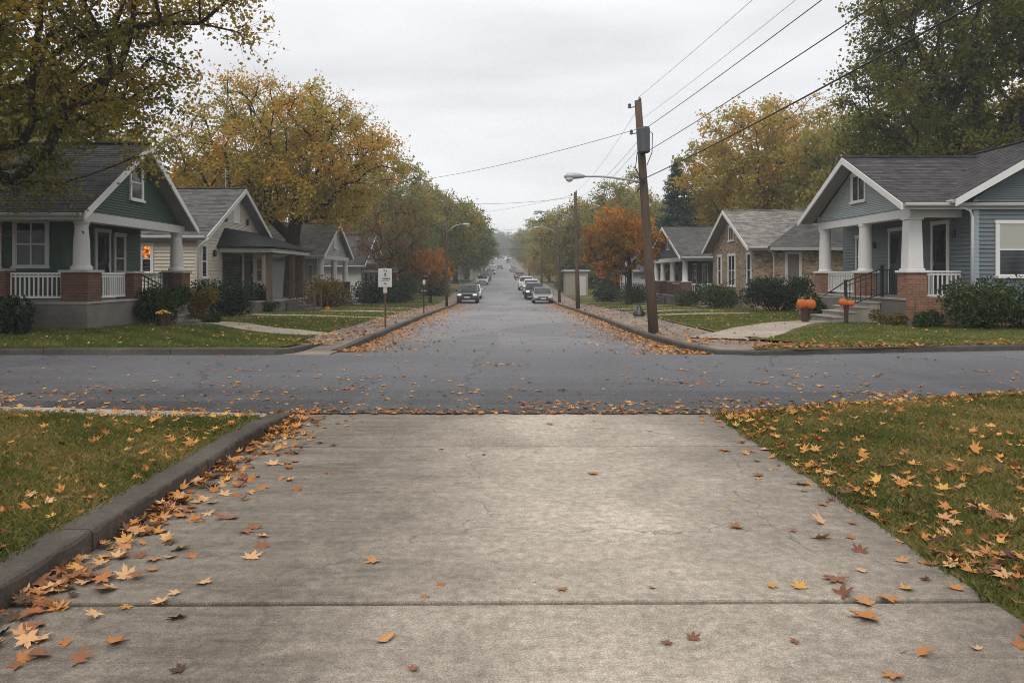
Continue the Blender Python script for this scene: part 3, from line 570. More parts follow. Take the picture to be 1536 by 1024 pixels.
# a conifer
def conifer(seed, h, r, n=2600):
    g = np.random.default_rng(seed); P0 = []; P1 = []; LV = []; ti = []
    z = .8
    while z < h:
        k = (1-z/h); R_ = r*k**.8+.15; nb = int(5+5*k)
        for b in range(nb):
            a = g.uniform(0, 6.283); L = R_*g.uniform(.65, 1.15); d = np.array([np.cos(a), np.sin(a), -.18+.35*(1-k)]); p0 = np.array([0, 0, z+g.uniform(-.15, .15)]); p1 = p0+d*L
            P0.append(p0); P1.append(p1); m = int(34*L+8)
            for t in g.uniform(.15, 1, m):
                q = p0+d*L*t+g.normal(0, .06, 3); dd = d*.6+g.normal(0, .6, 3); dd[2] -= .2; dd /= np.linalg.norm(dd); w = np.cross(dd, g.normal(size=3)); w /= np.linalg.norm(w); l = g.uniform(.22, .42)
                LV.append([q, q+dd*l*.4+w*.05, q+dd*l, q+dd*l*.4-w*.05]); ti.append(g.random()*.6+.4*(t > .7))
        z += .32*(.6+.7*k)
    P0 = np.array(P0); P1 = np.array(P1); V, Fc = ring_seg(P0, P1, np.full(len(P0), .035), np.full(len(P0), .01), 4)
    V2, F2 = ring_seg(np.array([[0, 0, -.1]]), np.array([[0, 0, h*.97]]), np.array([.24]), np.array([.02]), 8)
    V = np.concatenate([V2, V]); Fc = np.concatenate([F2, Fc+len(V2)]); LV = np.array(LV)
    return np_mesh('trunk', V, Fc, MT['bark'], obj=False), np_mesh('crown', LV.reshape(-1, 3), np.arange(len(LV)*4).reshape(-1, 4), LEAF['conifer'], tint=np.repeat(np.array(ti), 4), obj=False)
tree_obj('conifer_tree', 'tall blue-green conifer with a pointed top, behind the dark grey house', None, 14.6, 65.5, conifer(5, 12.0, 3.3), 'conifer')
PROTO = [tree_mesh(seed=s_, cc=(0, 0, 7.2), rad=rd, fork=fk, trunk_r=.33, n_attr=na, twigs=9, leaves=13, tw_len=1.35, leaf=.29, shell=1.6, holes=hl, bare=br)
         for s_, rd, fk, na, hl, br in ((51, (5.0, 5.0, 5.0), 3.2, 190, 4, 0), (52, (4.4, 4.4, 5.8), 2.6, 190, 3, .2), (53, (5.8, 5.4, 4.4), 3.4, 200, 6, 0), (54, (4.6, 5.0, 5.2), 2.0, 180, 5, .15))]
# (x, y, height, colour, label, group)
def ftree(x, y, h, lm, label, group=None, wide=1.0, name='broadleaf_tree', bk='bark'):
    i = len(TREES); TREES.append(1); s_ = h/12.4
    return tree_obj(name, label, group, x, y, PROTO[i % 4], lm, bk, rz=i*2.1, sc_=s_*wide, scz=s_)
GB = 'trees behind the houses on the left'; GR = 'trees behind the houses on the right'; GL = 'street trees along the left verge'; GS = 'street trees along the right verge'; GF = 'hazy trees at the far end of the street'
ftree(-24.5, 40, 12.0, 'olive', 'olive tree showing over the ridge of the green house roof', GB, 1.15)
ftree(-31, 46, 13.5, 'near', 'dull gold tree behind the green house, left of the olive one', GB, 1.1)
ftree(-20.0, 52, 10.5, 'gold', 'golden tree half hidden behind the cream house roof and the big golden tree', GB, 1.0)
ftree(-20.5, 86, 9.6, 'orange', 'red-orange tree glowing above the grey gabled house roof', GB, 1.1, 'maple_tree')
ftree(-19.5, 104, 13.0, 'green', 'tall green tree behind the low white house', GB, 1.1)
ftree(-12.0, 84, 13.3, 'olive', 'tall olive tree beside the low white house, with an uneven top', GL, 1.05)
ftree(-8.3, 92, 12.6, 'olive', 'olive-gold tree leaning toward the left streetlight, right of the tallest olive one', GL, .95)
ftree(-9.6, 74, 7.4, 'green', 'small dark green tree behind the small orange tree', GL, .95)
ftree(-7.9, 118, 11.5, 'green', 'dense green tree on the left verge, past the left streetlight', GL, 1.15)
ftree(-7.4, 142, 11.5, 'green', 'green tree overhanging the far parked cars on the left', GL, 1.05)
ftree(-9.0, 172, 12, 'olive', 'hazy olive tree on the left where the street starts to climb', GL, 1.1)
ftree(-36, 66, 14, 'olive', 'broad olive tree far behind the cream house', GB, 1.2)
ftree(-27, 75, 13, 'gold', 'gold tree far behind the cream house, right of the broad olive one', GB, 1.1)
ftree(13.5, 92, 12.2, 'olive', 'yellowing olive tree behind the bright orange maple', GS, 1.1)
ftree(9.6, 100, 11.3, 'olive', 'muted gold-green tree left of the bright orange maple', GS, 1.1)
ftree(8.8, 122, 10.5, 'gold', 'pale golden tree behind the second wooden pole', GS, 1.0)
ftree(18.5, 112, 13.5, 'olive', 'tall olive tree far behind the conifer', GR, 1.1)
ftree(11.5, 84, 5.2, 'green', 'low dark green tree behind the small beige shed', GS, 1.2)
ftree(7.2, 128, 6.0, 'gold', 'small round pale gold tree by the parked cars on the right', GS, 1.25)
ftree(8.0, 150, 8.0, 'olive', 'hazy olive tree on the right verge past the small gold one', GS, 1.2)
ftree(9.0, 182, 10.5, 'olive', 'hazy broad tree on the right where the street climbs', GS, 1.2)
ftree(29, 78, 15, 'gold', 'gold tree far behind the stone house roof', GR, 1.15)
ftree(37, 60, 15.5, 'olive', 'olive tree far behind the blue house roof', GR, 1.2)
ftree(34, 44, 14, 'dkgreen', 'dark green tree behind the blue house, beyond the huge dark one', GR, 1.1)
ftree(27.5, 96, 14, 'olive', 'olive tree between the conifer and the gold tree, far back', GR, 1.15)
fr = random.Random(9)
for i in range(34):
    s_ = -1 if i % 2 else 1; y = 190+i*10.5; x = float(mid(y))+s_*fr.uniform(7.5, 13); h = fr.uniform(9, 14)
    ftree(x, y, h, fr.choice(['olive', 'green', 'olive', 'gold', 'green']), 'hazy tree beside the far climbing stretch of the street', GF, 1.15)
for i in range(16):
    ftree(-26+i*3.3+fr.uniform(-1, 1), 528+fr.uniform(-6, 26), fr.uniform(13, 19), fr.choice(['green', 'green', 'olive']), 'hazy tree closing the view at the top of the street', 'trees across the top of the street', 1.2)
for i in range(22):
    s_ = -1 if i % 2 else 1; y = 112+i*13; x = s_*fr.uniform(22, 44); ftree(x, y, fr.uniform(11, 16), fr.choice(['olive', 'gold', 'green', 'olive']), 'distant treetop beyond the rows of houses', 'treetops beyond the houses', 1.2)

# ================================================================== shrubs
def shrub(label, x, y, r, h, lm, n=4200, leaf=.07, group=None, seed=0, z=None, cat='shrub', ry=None):
    g = np.random.default_rng(seed+int(abs(x)*100)+int(y*10)); z0 = gz(x, y) if z is None else z
    o = thing('shrub', label, cat, (x, y, z0), group); nb = max(7, int(16*r*(ry or r)))
    C = np.stack([g.uniform(-.62, .62, nb)*r, g.uniform(-.62, .62, nb)*(ry or r), g.uniform(.25, .72, nb)*h], 1); rr = g.uniform(.3, .48, nb)*min(r, ry or r, h*.9)
    k = g.integers(0, nb, n); d = g.normal(size=(n, 3)); d /= np.linalg.norm(d, axis=1)[:, None]; Q = C[k]+d*(rr[k]*np.where(g.random(n) < .75, g.uniform(.8, 1.14, n), g.uniform(.3, .9, n)))[:, None]
    Q[:, 2] = np.abs(Q[:, 2]); dd = d*.7+g.normal(0, .7, (n, 3)); dd /= np.linalg.norm(dd, axis=1)[:, None]; w = np.cross(dd, g.normal(size=(n, 3))); w /= np.linalg.norm(w, axis=1)[:, None]
    L = (leaf*g.uniform(.6, 1.4, n))[:, None]; LV = np.stack([Q, Q+dd*L*.45+w*L*.32, Q+dd*L, Q+dd*L*.45-w*L*.32], 1)
    ti = np.clip(g.random(n)*.65+.3*g.random(nb)[k]+.05, 0, 1)
    np_mesh('foliage', LV.reshape(-1, 3), np.arange(n*4).reshape(-1, 4), LEAF[lm], parent=o, tint=np.repeat(ti, 4))
    S0 = np.zeros((nb, 3)); S0[:, :2] = C[:, :2]*.3; S0[:, 2] = -.05; V, Fc = ring_seg(S0, C, np.full(nb, .022), np.full(nb, .008), 5); np_mesh('stem', V, Fc, MT['bark'], parent=o)
    return o
shrub('dark low shrub against the green house porch base, at the left edge', -12.1, 18.7, .8, .85, 'shrubd', 4200, .09)
shrub('dark shrub left of the concrete porch base, the farther left one', -13.4, 19.4, .9, 1.0, 'shrubd', 3600, .09)
shrub('rounded green shrub behind the pot of yellow mums', -10.75, 23.6, .82, 1.3, 'shrub', 5200, .075)
shrub('thin yellowing shrub right of the rounded shrub and the mum pot', -10.0, 25.0, .6, 1.25, 'shrubo', 2600, .08)
shrub('wide dark green shrub between the green and cream houses', -10.9, 29.3, 1.25, 1.5, 'shrubd', 7500, .085)
shrub('small ground-hugging plant beside the front path of the green house', -9.45, 24.3, .42, .3, 'shrub', 900, .07)
shrub('dark shrub inside the shade of the cream house porch corner', -11.3, 34.1, .75, 1.35, 'shrubd', 2600, .1)
shrub('yellow-brown shrub in front of the grey gabled house', -10.0, 42.6, 1.35, 1.75, 'shrubo', 6500, .1)
shrub('low green plant at the foot of the cream house steps', -10.1, 33.1, .5, .5, 'shrub', 900, .08)
shrub('dark green shrub under the white sign, by the low white house', -10.0, 57.5, 1.6, 1.75, 'shrubd', 5200, .13)
shrub('dark green hedge-like shrub right of the white sign', -8.8, 61, 1.6, 2.1, 'shrubd', 4200, .14)
shrub('big glossy green shrub below the right porch rail of the blue house', 12.95, 20.9, 1.0, 1.35, 'shrub', 6200, .085)
shrub('low dark shrub in front of the blue siding, at the right edge', 14.6, 20.7, 1.0, 1.05, 'shrubd', 5200, .085)
shrub('low spilling plant beside the blue house brick porch pier', 11.9, 21.75, .55, .45, 'shrub', 1600, .07)
shrub('flowering shrub dotted yellow at the foot of the blue house steps', 11.25, 22.75, .62, .42, 'shrubo', 2400, .06)
shrub('tuft of green behind the taller pumpkin stand', 10.6, 26.6, .4, 1.25, 'green' if False else 'shrub', 900, .1)
shrub('very wide dark hedge in front of the stone house', 12.15, 34.2, 2.1, 1.75, 'shrubd', 11500, .085, ry=1.0)
shrub('clipped green shrub left of the stone house steps', 10.95, 39.7, 1.0, 1.35, 'shrub', 4200, .09)
shrub('small dark shrub at the dark grey house porch corner', 10.6, 45.2, .8, .85, 'shrub', 2400, .09)
shrub('leafy bush against the dark grey house porch rail', 12.3, 46.5, .8, 1.6, 'shrub', 2600, .1)
shrub('round shrub behind the orange maple trunk', 10.2, 61, 1.5, 1.5, 'shrub', 3600, .13)
shrub('dark shrub beside the small beige shed', 8.6, 66, 1.3, 1.3, 'shrubd', 2600, .14)
shrub('green shrub beyond the beige shed, close to the street', 6.9, 88, 1.5, 1.5, 'shrub', 2000, .16)
shrub('tall dark hedge beyond the beige shed', 9.4, 96, 2.2, 2.6, 'shrubd', 2600, .2)
shrub('dark shrub behind the dark parked car on the left', -7.6, 80, 1.8, 2.0, 'shrubd', 2400, .18)

# ================================================================== fallen leaves
HALF = [(0, 1.0), (8, .70), (13, .76), (22, .40), (33, .62), (38, .60), (45, .95), (54, .66), (61, .66), (74, .38), (90, .52), (103, .70), (114, .44), (140, .36), (163, .20)]
def maple_mesh(seed, name='fallen_leaf'):
    g = random.Random(seed); pts = [(-a, r) for a, r in HALF[:0:-1]]+HALF; k = g.uniform(.92, 1.1); curl = g.uniform(.05, .28); tw = g.uniform(-.16, .16); fold = g.uniform(.0, .22)
    def pos(a, r):
        t = R(a*k+90); x = r*math.cos(t); y = r*math.sin(t); return (x*.5, y*.5-.08, .5*(curl*r*r*(.6+.5*math.sin(2.3*t+seed))+tw*x*y+fold*abs(x)))
    V = [(0, -.16*.5, 0)]; ti = [0]; Fc = []
    for i, (a, r) in enumerate(pts):
        r2 = r*g.uniform(.92, 1.07); V.append(pos(a, r2)); ti.append(.06 if a in (0, 45, -45, 103, -103) else .6)
    n = len(pts); V2 = []
    for i in range(n): V2.append(pos(pts[i][0], pts[i][1]*.5)); 
    V += V2; ti += [.03 if pts[i][0] in (0, 45, -45, 103, -103) else .5 for i in range(n)]
    for i in range(n):
        j = (i+1) % n
        if i == n-1: continue
        Fc += [(0, n+1+i, n+1+j), (n+1+i, 1+i, 1+j), (n+1+i, 1+j, n+1+j)]
    b = len(V); V += [(.008, -.12, 0), (-.008, -.12, 0), (.004+.05*tw, -.55, .03+.1*curl), (-.006+.05*tw, -.55, .03+.1*curl)]; ti += [.3]*4; Fc += [(b, b+1, b+3), (b, b+3, b+2)]
    return np_mesh(name, np.array(V), np.array(Fc), SL['tan'], tint=np.array(ti), smooth=True, obj=False)
def oval_mesh(seed):
    g = random.Random(seed); n = 9; w = g.uniform(.24, .36); curl = g.uniform(.1, .9); fold = g.uniform(.15, .9); V = []; ti = []; Fc = []
    for i in range(n+1):
        t = i/n; hw = w*math.sin(math.pi*min(1, t*.97+.015))**.8*(1-.25*t); y = t-.5; z = curl*.35*(t-.45)**2*2; bend = .12*curl*math.sin(t*2.5+seed)
        for k in (-1, 0, 1): V.append((hw*k*g.uniform(.85, 1.1)+bend, y, z+abs(k)*hw*fold)); ti.append(.03 if k == 0 else .5)
    for i in range(n):
        for k in (0, 1): a = i*3+k; Fc += [(a, a+1, a+4), (a, a+4, a+3)]
    b = len(V); V += [(.008, -.5, .1*curl), (-.008, -.5, .1*curl), (.03, -.78, .05)]; ti += [.3]*3; Fc += [(b, b+1, b+2)]
    return np_mesh('fallen_leaf', np.array(V), np.array(Fc), SL['tan'], tint=np.array(ti), smooth=True, obj=False)
LM = [maple_mesh(i) for i in range(14)]; LO = [oval_mesh(i) for i in range(7)]
def leaf_obj(label, group, x, y, z, size, col, i, tilt=(0, 0), rz=None, oval=False):
    o = bpy.data.objects.new('fallen_leaf', LO[i % 7] if oval else LM[i % 14]); COL.objects.link(o); o.location = (x, y, z); o.scale = (size,)*3
    o.rotation_euler = (tilt[0], tilt[1], rz if rz is not None else fr.uniform(0, 6.28)); o.material_slots[0].link = 'OBJECT'; o.material_slots[0].material = SL[col]
    return props(o, label, 'leaf', group)
HAND = [(378, 838, 34, 'tan', 'pale tan leaf alone on the concrete, left of the driveway centre'), (560, 844, 32, 'tan', 'brownish tan leaf with upturned tip, nearest the driveway centre line'),
 (305, 877, 30, 'tan', 'tan leaf on the concrete just above the near joint, left side'), (240, 906, 34, 'tan', 'tan leaf lying across the left end of the near joint'), (190, 914, 26, 'yellow', 'small yellow leaf on the near joint, close to the kerb drift'),
 (174, 967, 42, 'orange', 'broad orange leaf on the near slab, right of the kerb drift'), (1232, 785, 40, 'tan', 'wide pale tan leaf toward the right edge, the upper of a pair'), (1232, 809, 40, 'tan', 'wide tan leaf toward the right edge, the lower of a pair'),
 (1290, 829, 30, 'brown', 'brown curled leaf on the concrete near the right lawn edge'), (1105, 793, 28, 'orange', 'orange-brown leaf alone, right of the driveway centre'), (1158, 882, 22, 'yellow', 'small yellow leaf just above the near joint, right side, the left of two'),
 (1199, 883, 32, 'yellow', 'yellow leaf just above the near joint, right side, the right of two'), (1253, 872, 46, 'brown', 'dark brown-orange leaf above the joint cluster on the right'), (1266, 895, 44, 'brown', 'brown leaf standing on edge in the right joint cluster'),
 (1298, 907, 40, 'tan', 'tan leaf covering the near joint in the right cluster'), (1332, 901, 42, 'orange', 'orange leaf at the right end of the joint cluster'), (1360, 886, 28, 'yellow', 'golden leaf just above the joint cluster, toward the lawn'),
 (1300, 930, 60, 'orange', 'largest orange leaf, below the near joint on the right'), (1000, 968, 24, 'brown', 'small brown leaf below the near joint, left of a pair'), (1040, 961, 28, 'brown', 'brown leaf below the near joint, right of a pair'),
 (1192, 966, 20, 'brown', 'small brown leaf alone on the near slab, right of centre'), (1381, 983, 48, 'orange', 'broad orange leaf on the near slab toward the right edge'), (1465, 977, 22, 'tan', 'small tan leaf on the near slab, closest to the right lawn'),
 (1340, 1019, 40, 'orange', 'orange leaf cut by the bottom of the picture'), (889, 712, 24, 'orange', 'orange leaf alone in the middle of the long slab'), (1138, 715, 22, 'brown', 'small brown leaf on the long slab near the far joint, right side'),
 (1203, 728, 28, 'brown', 'brown leaf on the right margin of the long slab'), (620, 1008, 24, 'brown', 'small brown leaf at the bottom centre of the near slab'), (268, 1009, 30, 'dark', 'nearly black leaf at the bottom left of the near slab'),
 (368, 800, 30, 'brown', 'rusty leaf on the dark concrete, left, below a tan one'), (348, 779, 26, 'brown', 'rusty brown leaf on the dark concrete left of centre'), (395, 807, 26, 'tan', 'faded tan leaf on the dark concrete, right of a rusty one'),
 (425, 673, 18, 'orange', 'small orange leaf just under the far joint, left side'), (408, 698, 26, 'tan', 'tan leaf below the left end of the far joint'), (432, 697, 16, 'brown', 'tiny brown leaf below the left end of the far joint'),
 (1293, 859, 22, 'tan', 'small tan leaf between the brown curled leaf and the joint cluster'), (1190, 799, 16, 'brown', 'tiny brown leaf left of the pair of wide tan leaves'), (1278, 787, 18, 'orange', 'small orange leaf right of the pair of wide tan leaves'),
 (825, 637, 16, 'orange', 'small orange leaf on the far slab, right of centre'), (1087, 677, 24, 'orange', 'orange leaf just below the far joint, toward the right'), (1148, 676, 22, 'tan', 'tan leaf at the right end of the far joint'), (228, 858, 24, 'orange', 'orange leaf on dark concrete right of the kerb drift, upper'), (262, 893, 22, 'tan', 'tan leaf on dark concrete right of the kerb drift, lower')]
for i, (px, py, w, c, lb) in enumerate(HAND):
    y = F*H/(py-CY); x = (px-CX)*y/F; leaf_obj(lb, 'single leaves lying on the driveway', x, y, .016, w*y/F*1.25, c, i, (fr.uniform(-.12, .12) + (.5 if 'edge' in lb else 0), fr.uniform(-.12, .12)), i*2.3)
LV_ = []   # x, y, z, size, tilt, tint, region
def put(n, fx, fy, fz, s0, s1, tilt, reg, dark_=.0):
    for _ in range(n):
        y = fy(); x = fx(y)
        if x is None: continue
        LV_.append((x, y, fz(x, y), fr.uniform(s0, s1), tilt, min(1, max(0, fr.gauss(.52-dark_, .26))), reg))
ex = lambda m: fr.expovariate(1/m)
cl = [fr.uniform(3.1, 8.8) for _ in range(16)]
put(430, lambda y: -2.44+min(1.2, ex(.16)), lambda: fr.choice(cl)+fr.gauss(0, .22) if fr.random() < .7 else fr.uniform(3, 8.9), lambda x, y: .015+max(0, .055-.2*(x+2.45))*fr.random(), .08, .16, .3, 'kerb')
put(40, lambda y: 2.44-ex(.14), lambda: fr.uniform(3.2, 9), lambda x, y: .016, .06, .13, .2, 'drive')
put(34, lambda y: -2.36+abs(fr.gauss(0, .25)), lambda: fr.uniform(3.15, 4.2), lambda x, y: .016+.02*fr.random(), .11, .17, .25, 'kerb')
put(26, lambda y: fr.uniform(-2.3, 2.35), lambda: fr.uniform(3.2, 9), lambda x, y: .014, .05, .1, .15, 'drive')
put(16, lambda y: -2.35+ex(.35), lambda: fr.uniform(7.6, 9), lambda x, y: .014, .08, .13, .15, 'drive')
put(120, lambda y: -2.7-abs(fr.gauss(0, 1.9)), lambda: 9-abs(fr.gauss(0, 2.2)), lambda x, y: nl_z(x, y)+.035 if y < 8.6 and y > 3 else .04, .07, .14, .35, 'lawnl')
put(90, lambda y: -2.75-ex(.25), lambda: fr.uniform(3.4, 8.2), lambda x, y: .15, .08, .14, .35, 'lawnl')
cr_ = [(3.0, 7.2, .28), (3.2, 6.2, .25), (3.6, 5.6, .32), (3.3, 5.0, .28), (4.3, 6.1, .22), (4.1, 4.7, .35), (3.0, 8.2, .3), (2.9, 4.2, .25), (5.0, 6.9, .3), (4.6, 5.2, .25), (3.0, 3.7, .22), (5.4, 5.9, .3)]
def crp():
    c = fr.choice(cr_); return c
def cluster_r(n, s0, s1):
    for _ in range(n):
        c = crp(); x = c[0]+fr.gauss(0, c[2]*1.15); y = c[1]+fr.gauss(0, c[2]*1.0)
        if x > 2.5: LV_.append((x, y, nr_z(x, y)+.03+.03*fr.random(), fr.uniform(s0, s1), .26, min(1, max(0, fr.gauss(.5, .26))), 'lawnr'))
cluster_r(330, .07, .145)
put(190, lambda y: 2.46+ex(.28), lambda: fr.uniform(3.2, 8.9), lambda x, y: nr_z(x, y)+.03, .08, .15, .26, 'lawnr')
put(120, lambda y: 2.6+abs(fr.gauss(0, 2.9)), lambda: fr.uniform(3.4, 10), lambda x, y: nr_z(x, y)+.035 if y < near_edge(x) else .026, .07, .14, .35, 'lawnr')
for _ in range(800):
    x = fr.uniform(2.5, 11); y = near_edge(x)-.05-ex(.22)+fr.gauss(0, .08); LV_.append((x, y, nr_z(x, y)+.025 if y < near_edge(x) else .026, fr.uniform(.07, .13), .35, min(1, max(0, fr.gauss(.55, .24))), 'lawnr'))
for _ in range(230):
    x = -2.4-ex(2.4); y = near_edge(max(x, -12))-.1-ex(.3); LV_.append((x, y, .045, fr.uniform(.07, .13), .3, min(1, max(0, fr.gauss(.5, .24))), 'street'))
ccs = [(fr.uniform(-9, 11), 9.2+abs(fr.gauss(0, 2.0))) for _ in range(48)]
for _ in range(1500):
    u = fr.random()
    if u < .5: c = fr.choice(ccs); x = c[0]+fr.gauss(0, .35); y = c[1]+fr.gauss(0, .16)
    elif u < .75: x = fr.uniform(-9, 11); y = near_edge(x)+.03+ex(.5)
    else: x = fr.uniform(-11, 13); y = fr.uniform(9.3, 15.6)
    if near_edge(x) < y < far_edge(x): LV_.append((x, y, .026, fr.uniform(.05, .13), .14, min(1, max(0, fr.gauss(.55, .24))), 'street'))
for _ in range(330):
    x = fr.uniform(-2.7, 3); LV_.append((x, 9.02+ex(.22), .026, fr.uniform(.05, .115), .14, min(1, max(0, fr.gauss(.5, .25))), 'street'))
yy = lambda a, b, p=1.6: a+(b-a)*fr.random()**p
put(4300, lambda y: float(edge_l(y))+.03+min(1.6, ex(.42)), lambda: yy(16.4, 74), lambda x, y: float(prof(y))+.016, .055, .115, .3, 'street', -.06)
put(5200, lambda y: float(edge_r(y))-.03-min(1.9, ex(.42)), lambda: yy(15.8, 74), lambda x, y: float(prof(y))+.016, .055, .115, .3, 'street', -.06)
put(420, lambda y: fr.uniform(-3.3, 3.6), lambda: yy(15.8, 60), lambda x, y: float(prof(y))+.014, .07, .12, .25, 'street')
put(1500, lambda y: float(edge_l(y))-.15-fr.random()*1.5, lambda: yy(16.6, 70), lambda x, y: float(prof(y))+.15, .08, .14, .3, 'verge', .12)
put(1300, lambda y: float(edge_r(y))+.15+fr.random()**1.3*2.1, lambda: yy(16.6, 70), lambda x, y: float(prof(y))+.15, .08, .14, .3, 'verge', .1)
put(850, lambda y: -4.9-fr.random()*9, lambda: yy(15.95, 27, 1.3), lambda x, y: gz(x, y)+.045, .06, .11, .35, 'verge', -.12)
for _ in range(1500):
    x = fr.uniform(5, 14); y = far_edge(x)+.02+ex(.45)-.12; LV_.append((x, y, .15 if y > far_edge(x)+.1 else .15, fr.uniform(.07, .12), .35, min(1, max(0, fr.gauss(.45, .24))), 'verge'))
put(330, lambda y: fr.uniform(5.8, 14), lambda: yy(16.5, 26, 1.2), lambda x, y: gz(x, y)+.04, .06, .11, .35, 'verge')
put(900, lambda y: fr.choice([-1, 1])*fr.uniform(5.6, 11), lambda: yy(27, 70), lambda x, y: gz(x, y)+.05, .07, .12, .35, 'verge', -.1)
put(520, lambda y: -2.68-abs(fr.gauss(0, 2.0)), lambda: fr.uniform(3.2, 8.5), lambda x, y: nl_z(x, y)+.028, .03, .075, .5, 'lawnl', .3)
put(700, lambda y: 2.48+abs(fr.gauss(0, 2.4)), lambda: fr.uniform(3.2, 9.5), lambda x, y: nr_z(x, y)+.025 if y < near_edge(x) else .026, .03, .075, .5, 'lawnr', .28)
put(90, lambda y: fr.uniform(-2.3, 2.3), lambda: fr.uniform(3.2, 9), lambda x, y: .013, .012, .035, .2, 'drive', .25)
def vis(l):
    px = CX+F*l[0]/l[1]; py = CY-F*(l[2]-H)/l[1]; return l[3]/l[1] if -20 < px < 1556 and 0 < py < 1040 else -1
LV_.sort(key=vis, reverse=True)
NB = 300-len(HAND)
RL = dict(kerb=('autumn leaf in the drift heaped along the left driveway kerb', 'leaves drifted along the driveway kerb'), drive=('small stray leaf on the driveway concrete away from the drifts', 'stray leaves on the driveway'), lawnl=('fallen leaf caught in the grass of the near left lawn', 'leaves on the near left lawn'), lawnr=('fallen leaf lying on the near right lawn beside the driveway', 'leaves on the near right lawn'), street=('fallen leaf on the dark cross street asphalt', 'leaves on the cross street'), verge=('fallen leaf on the verge across the street', 'leaves on the far verge'))
CN = [('dark', .03), ('brown', .40), ('orange', .70), ('tan', .95), ('yellow', 2)]
for i, l in enumerate(LV_[:NB]):
    lb, gp = RL[l[6]]; c = next(k for k, v in CN if l[5] < v)
    a = {'dark': 'blackened', 'brown': 'brown', 'orange': 'orange', 'tan': 'pale tan', 'yellow': 'yellow'}[c]
    leaf_obj(a+' '+lb, gp, l[0], l[1], l[2], l[3]*1.08, c, i*5+3, (fr.gauss(0, l[4]), fr.gauss(0, l[4])), None, fr.random() < (.4 if l[3] < .1 else 0))
rest = LV_[NB:]; A5 = np.array([(90, .55), (112, .2), (138, .5), (165, .22), (200, .36), (270, .2), (340, .36), (15, .22), (42, .5), (68, .2)])
ang = np.radians(A5[:, 0]); ox = np.cos(ang)*A5[:, 1]; oy = np.sin(ang)*A5[:, 1]
g = np.random.default_rng(77); n = len(rest); Lr = np.array([l[:6] for l in rest]); yaw = g.uniform(0, 6.283, n); cu = g.uniform(-.1, .5, n); fo = g.uniform(0, .5, n)
X = np.concatenate([np.zeros((n, 1)), np.repeat(ox[None], n, 0)], 1)*np.where(g.random(n) < .35, .55, 1.0)[:, None]; Y = np.concatenate([np.zeros((n, 1)), np.repeat(oy[None], n, 0)], 1)*g.uniform(.8, 1.15, n)[:, None]
Zz = cu[:, None]*(X*X+Y*Y)*1.3+fo[:, None]*np.abs(X)*.7; t1 = g.normal(0, 1, n)*Lr[:, 4]; t2 = g.normal(0, 1, n)*Lr[:, 4]
Zz = Zz+X*np.sin(t1)[:, None]+Y*np.sin(t2)[:, None]; Zz = Zz-Zz.min(1)[:, None]*.85
c, s_ = np.cos(yaw)[:, None], np.sin(yaw)[:, None]; sz = Lr[:, 3:4]
V = np.stack([Lr[:, 0:1]+(X*c-Y*s_)*sz, Lr[:, 1:2]+(X*s_+Y*c)*sz, Lr[:, 2:3]+Zz*sz-.008], 2).reshape(-1, 3)
k = np.arange(10); tri = np.stack([np.zeros(10, int), 1+k, 1+(k+1) % 10], 1)[None]+np.arange(n)[:, None, None]*11
o = np_mesh('fallen_leaf_litter', V, tri.reshape(-1, 3), LEAF['litter'], tint=np.repeat(Lr[:, 5], 11)); props(o, kind='stuff')
# ================================================================== houses (u = distance from the street axis, s = side)
def fb(mb, s, face, base, h0, h1, z0, z1, d0, d1):
    if face == 'street': mb.box(s*(base-d1), s*(base-d0), h0, h1, z0, z1)
    else: mb.box(s*h0, s*h1, base-d1, base-d0, z0, z1)
def window(par, s, face, base, h0, h1, z0, z1, trim='white', kind='hung', blind=False, pane='glass', w=.085, label=None, name='window', sill=True):
    mb = MB(); a = .012
    fb(mb, s, face, base, h0-w, h0, z0, z1, -.02, .062); fb(mb, s, face, base, h1, h1+w, z0, z1, -.02, .062)
    fb(mb, s, face, base, h0-w-.02, h1+w+.02, z1, z1+w*1.15, -.02, .07)
    if sill is False: fb(mb, s, face, base, h0-w, h1+w, z0-w, z0, -.02, .062)
    k = .04; f0, f1 = -.01, .05
    for p, q in ((h0, h0+k), (h1-k, h1)): fb(mb, s, face, base, p, q, z0, z1, f0, f1)
    for p, q in ((z0, z0+k), (z1-k, z1)): fb(mb, s, face, base, h0+k, h1-k, p, q, f0, f1-.002)
    zm = (z0+z1)/2; hm = (h0+h1)/2
    if kind in ('hung', 'quad'): fb(mb, s, face, base, h0+k, h1-k, zm-.022, zm+.022, f0, f1+.004)
    if kind in ('pair', 'quad'): fb(mb, s, face, base, hm-.022, hm+.022, z0+k, z1-k, f0, f1+.001)
    if kind == 'louvre':
        n = int((z1-z0)/.07)
        for i in range(n): fb(mb, s, face, base, h0+k, h1-k, z0+k+i*.07, z0+k+i*.07+.03, f0, f1-.004)
    fr_ = mb.build(name, MT[trim], par); 
    if label: fr_['label'] = label
    m = MB(); fb(m, s, face, base, h0+k*.5, h1-k*.5, z0+k*.5, z1-k*.5, -.005, .031); m.build('pane', MT[pane], fr_)
    if blind: m = MB(); fb(m, s, face, base, h0+k+.004, h1-k-.004, zm+.024, z1-k-.004, .0315, .0335); m.build('blind', MT['blind'], fr_)
    if sill: m = MB(); fb(m, s, face, base, h0-w-.03, h1+w+.03, z0-.07, z0-.001, -.02, .10); m.build('sill', MT[trim], fr_)
    return fr_
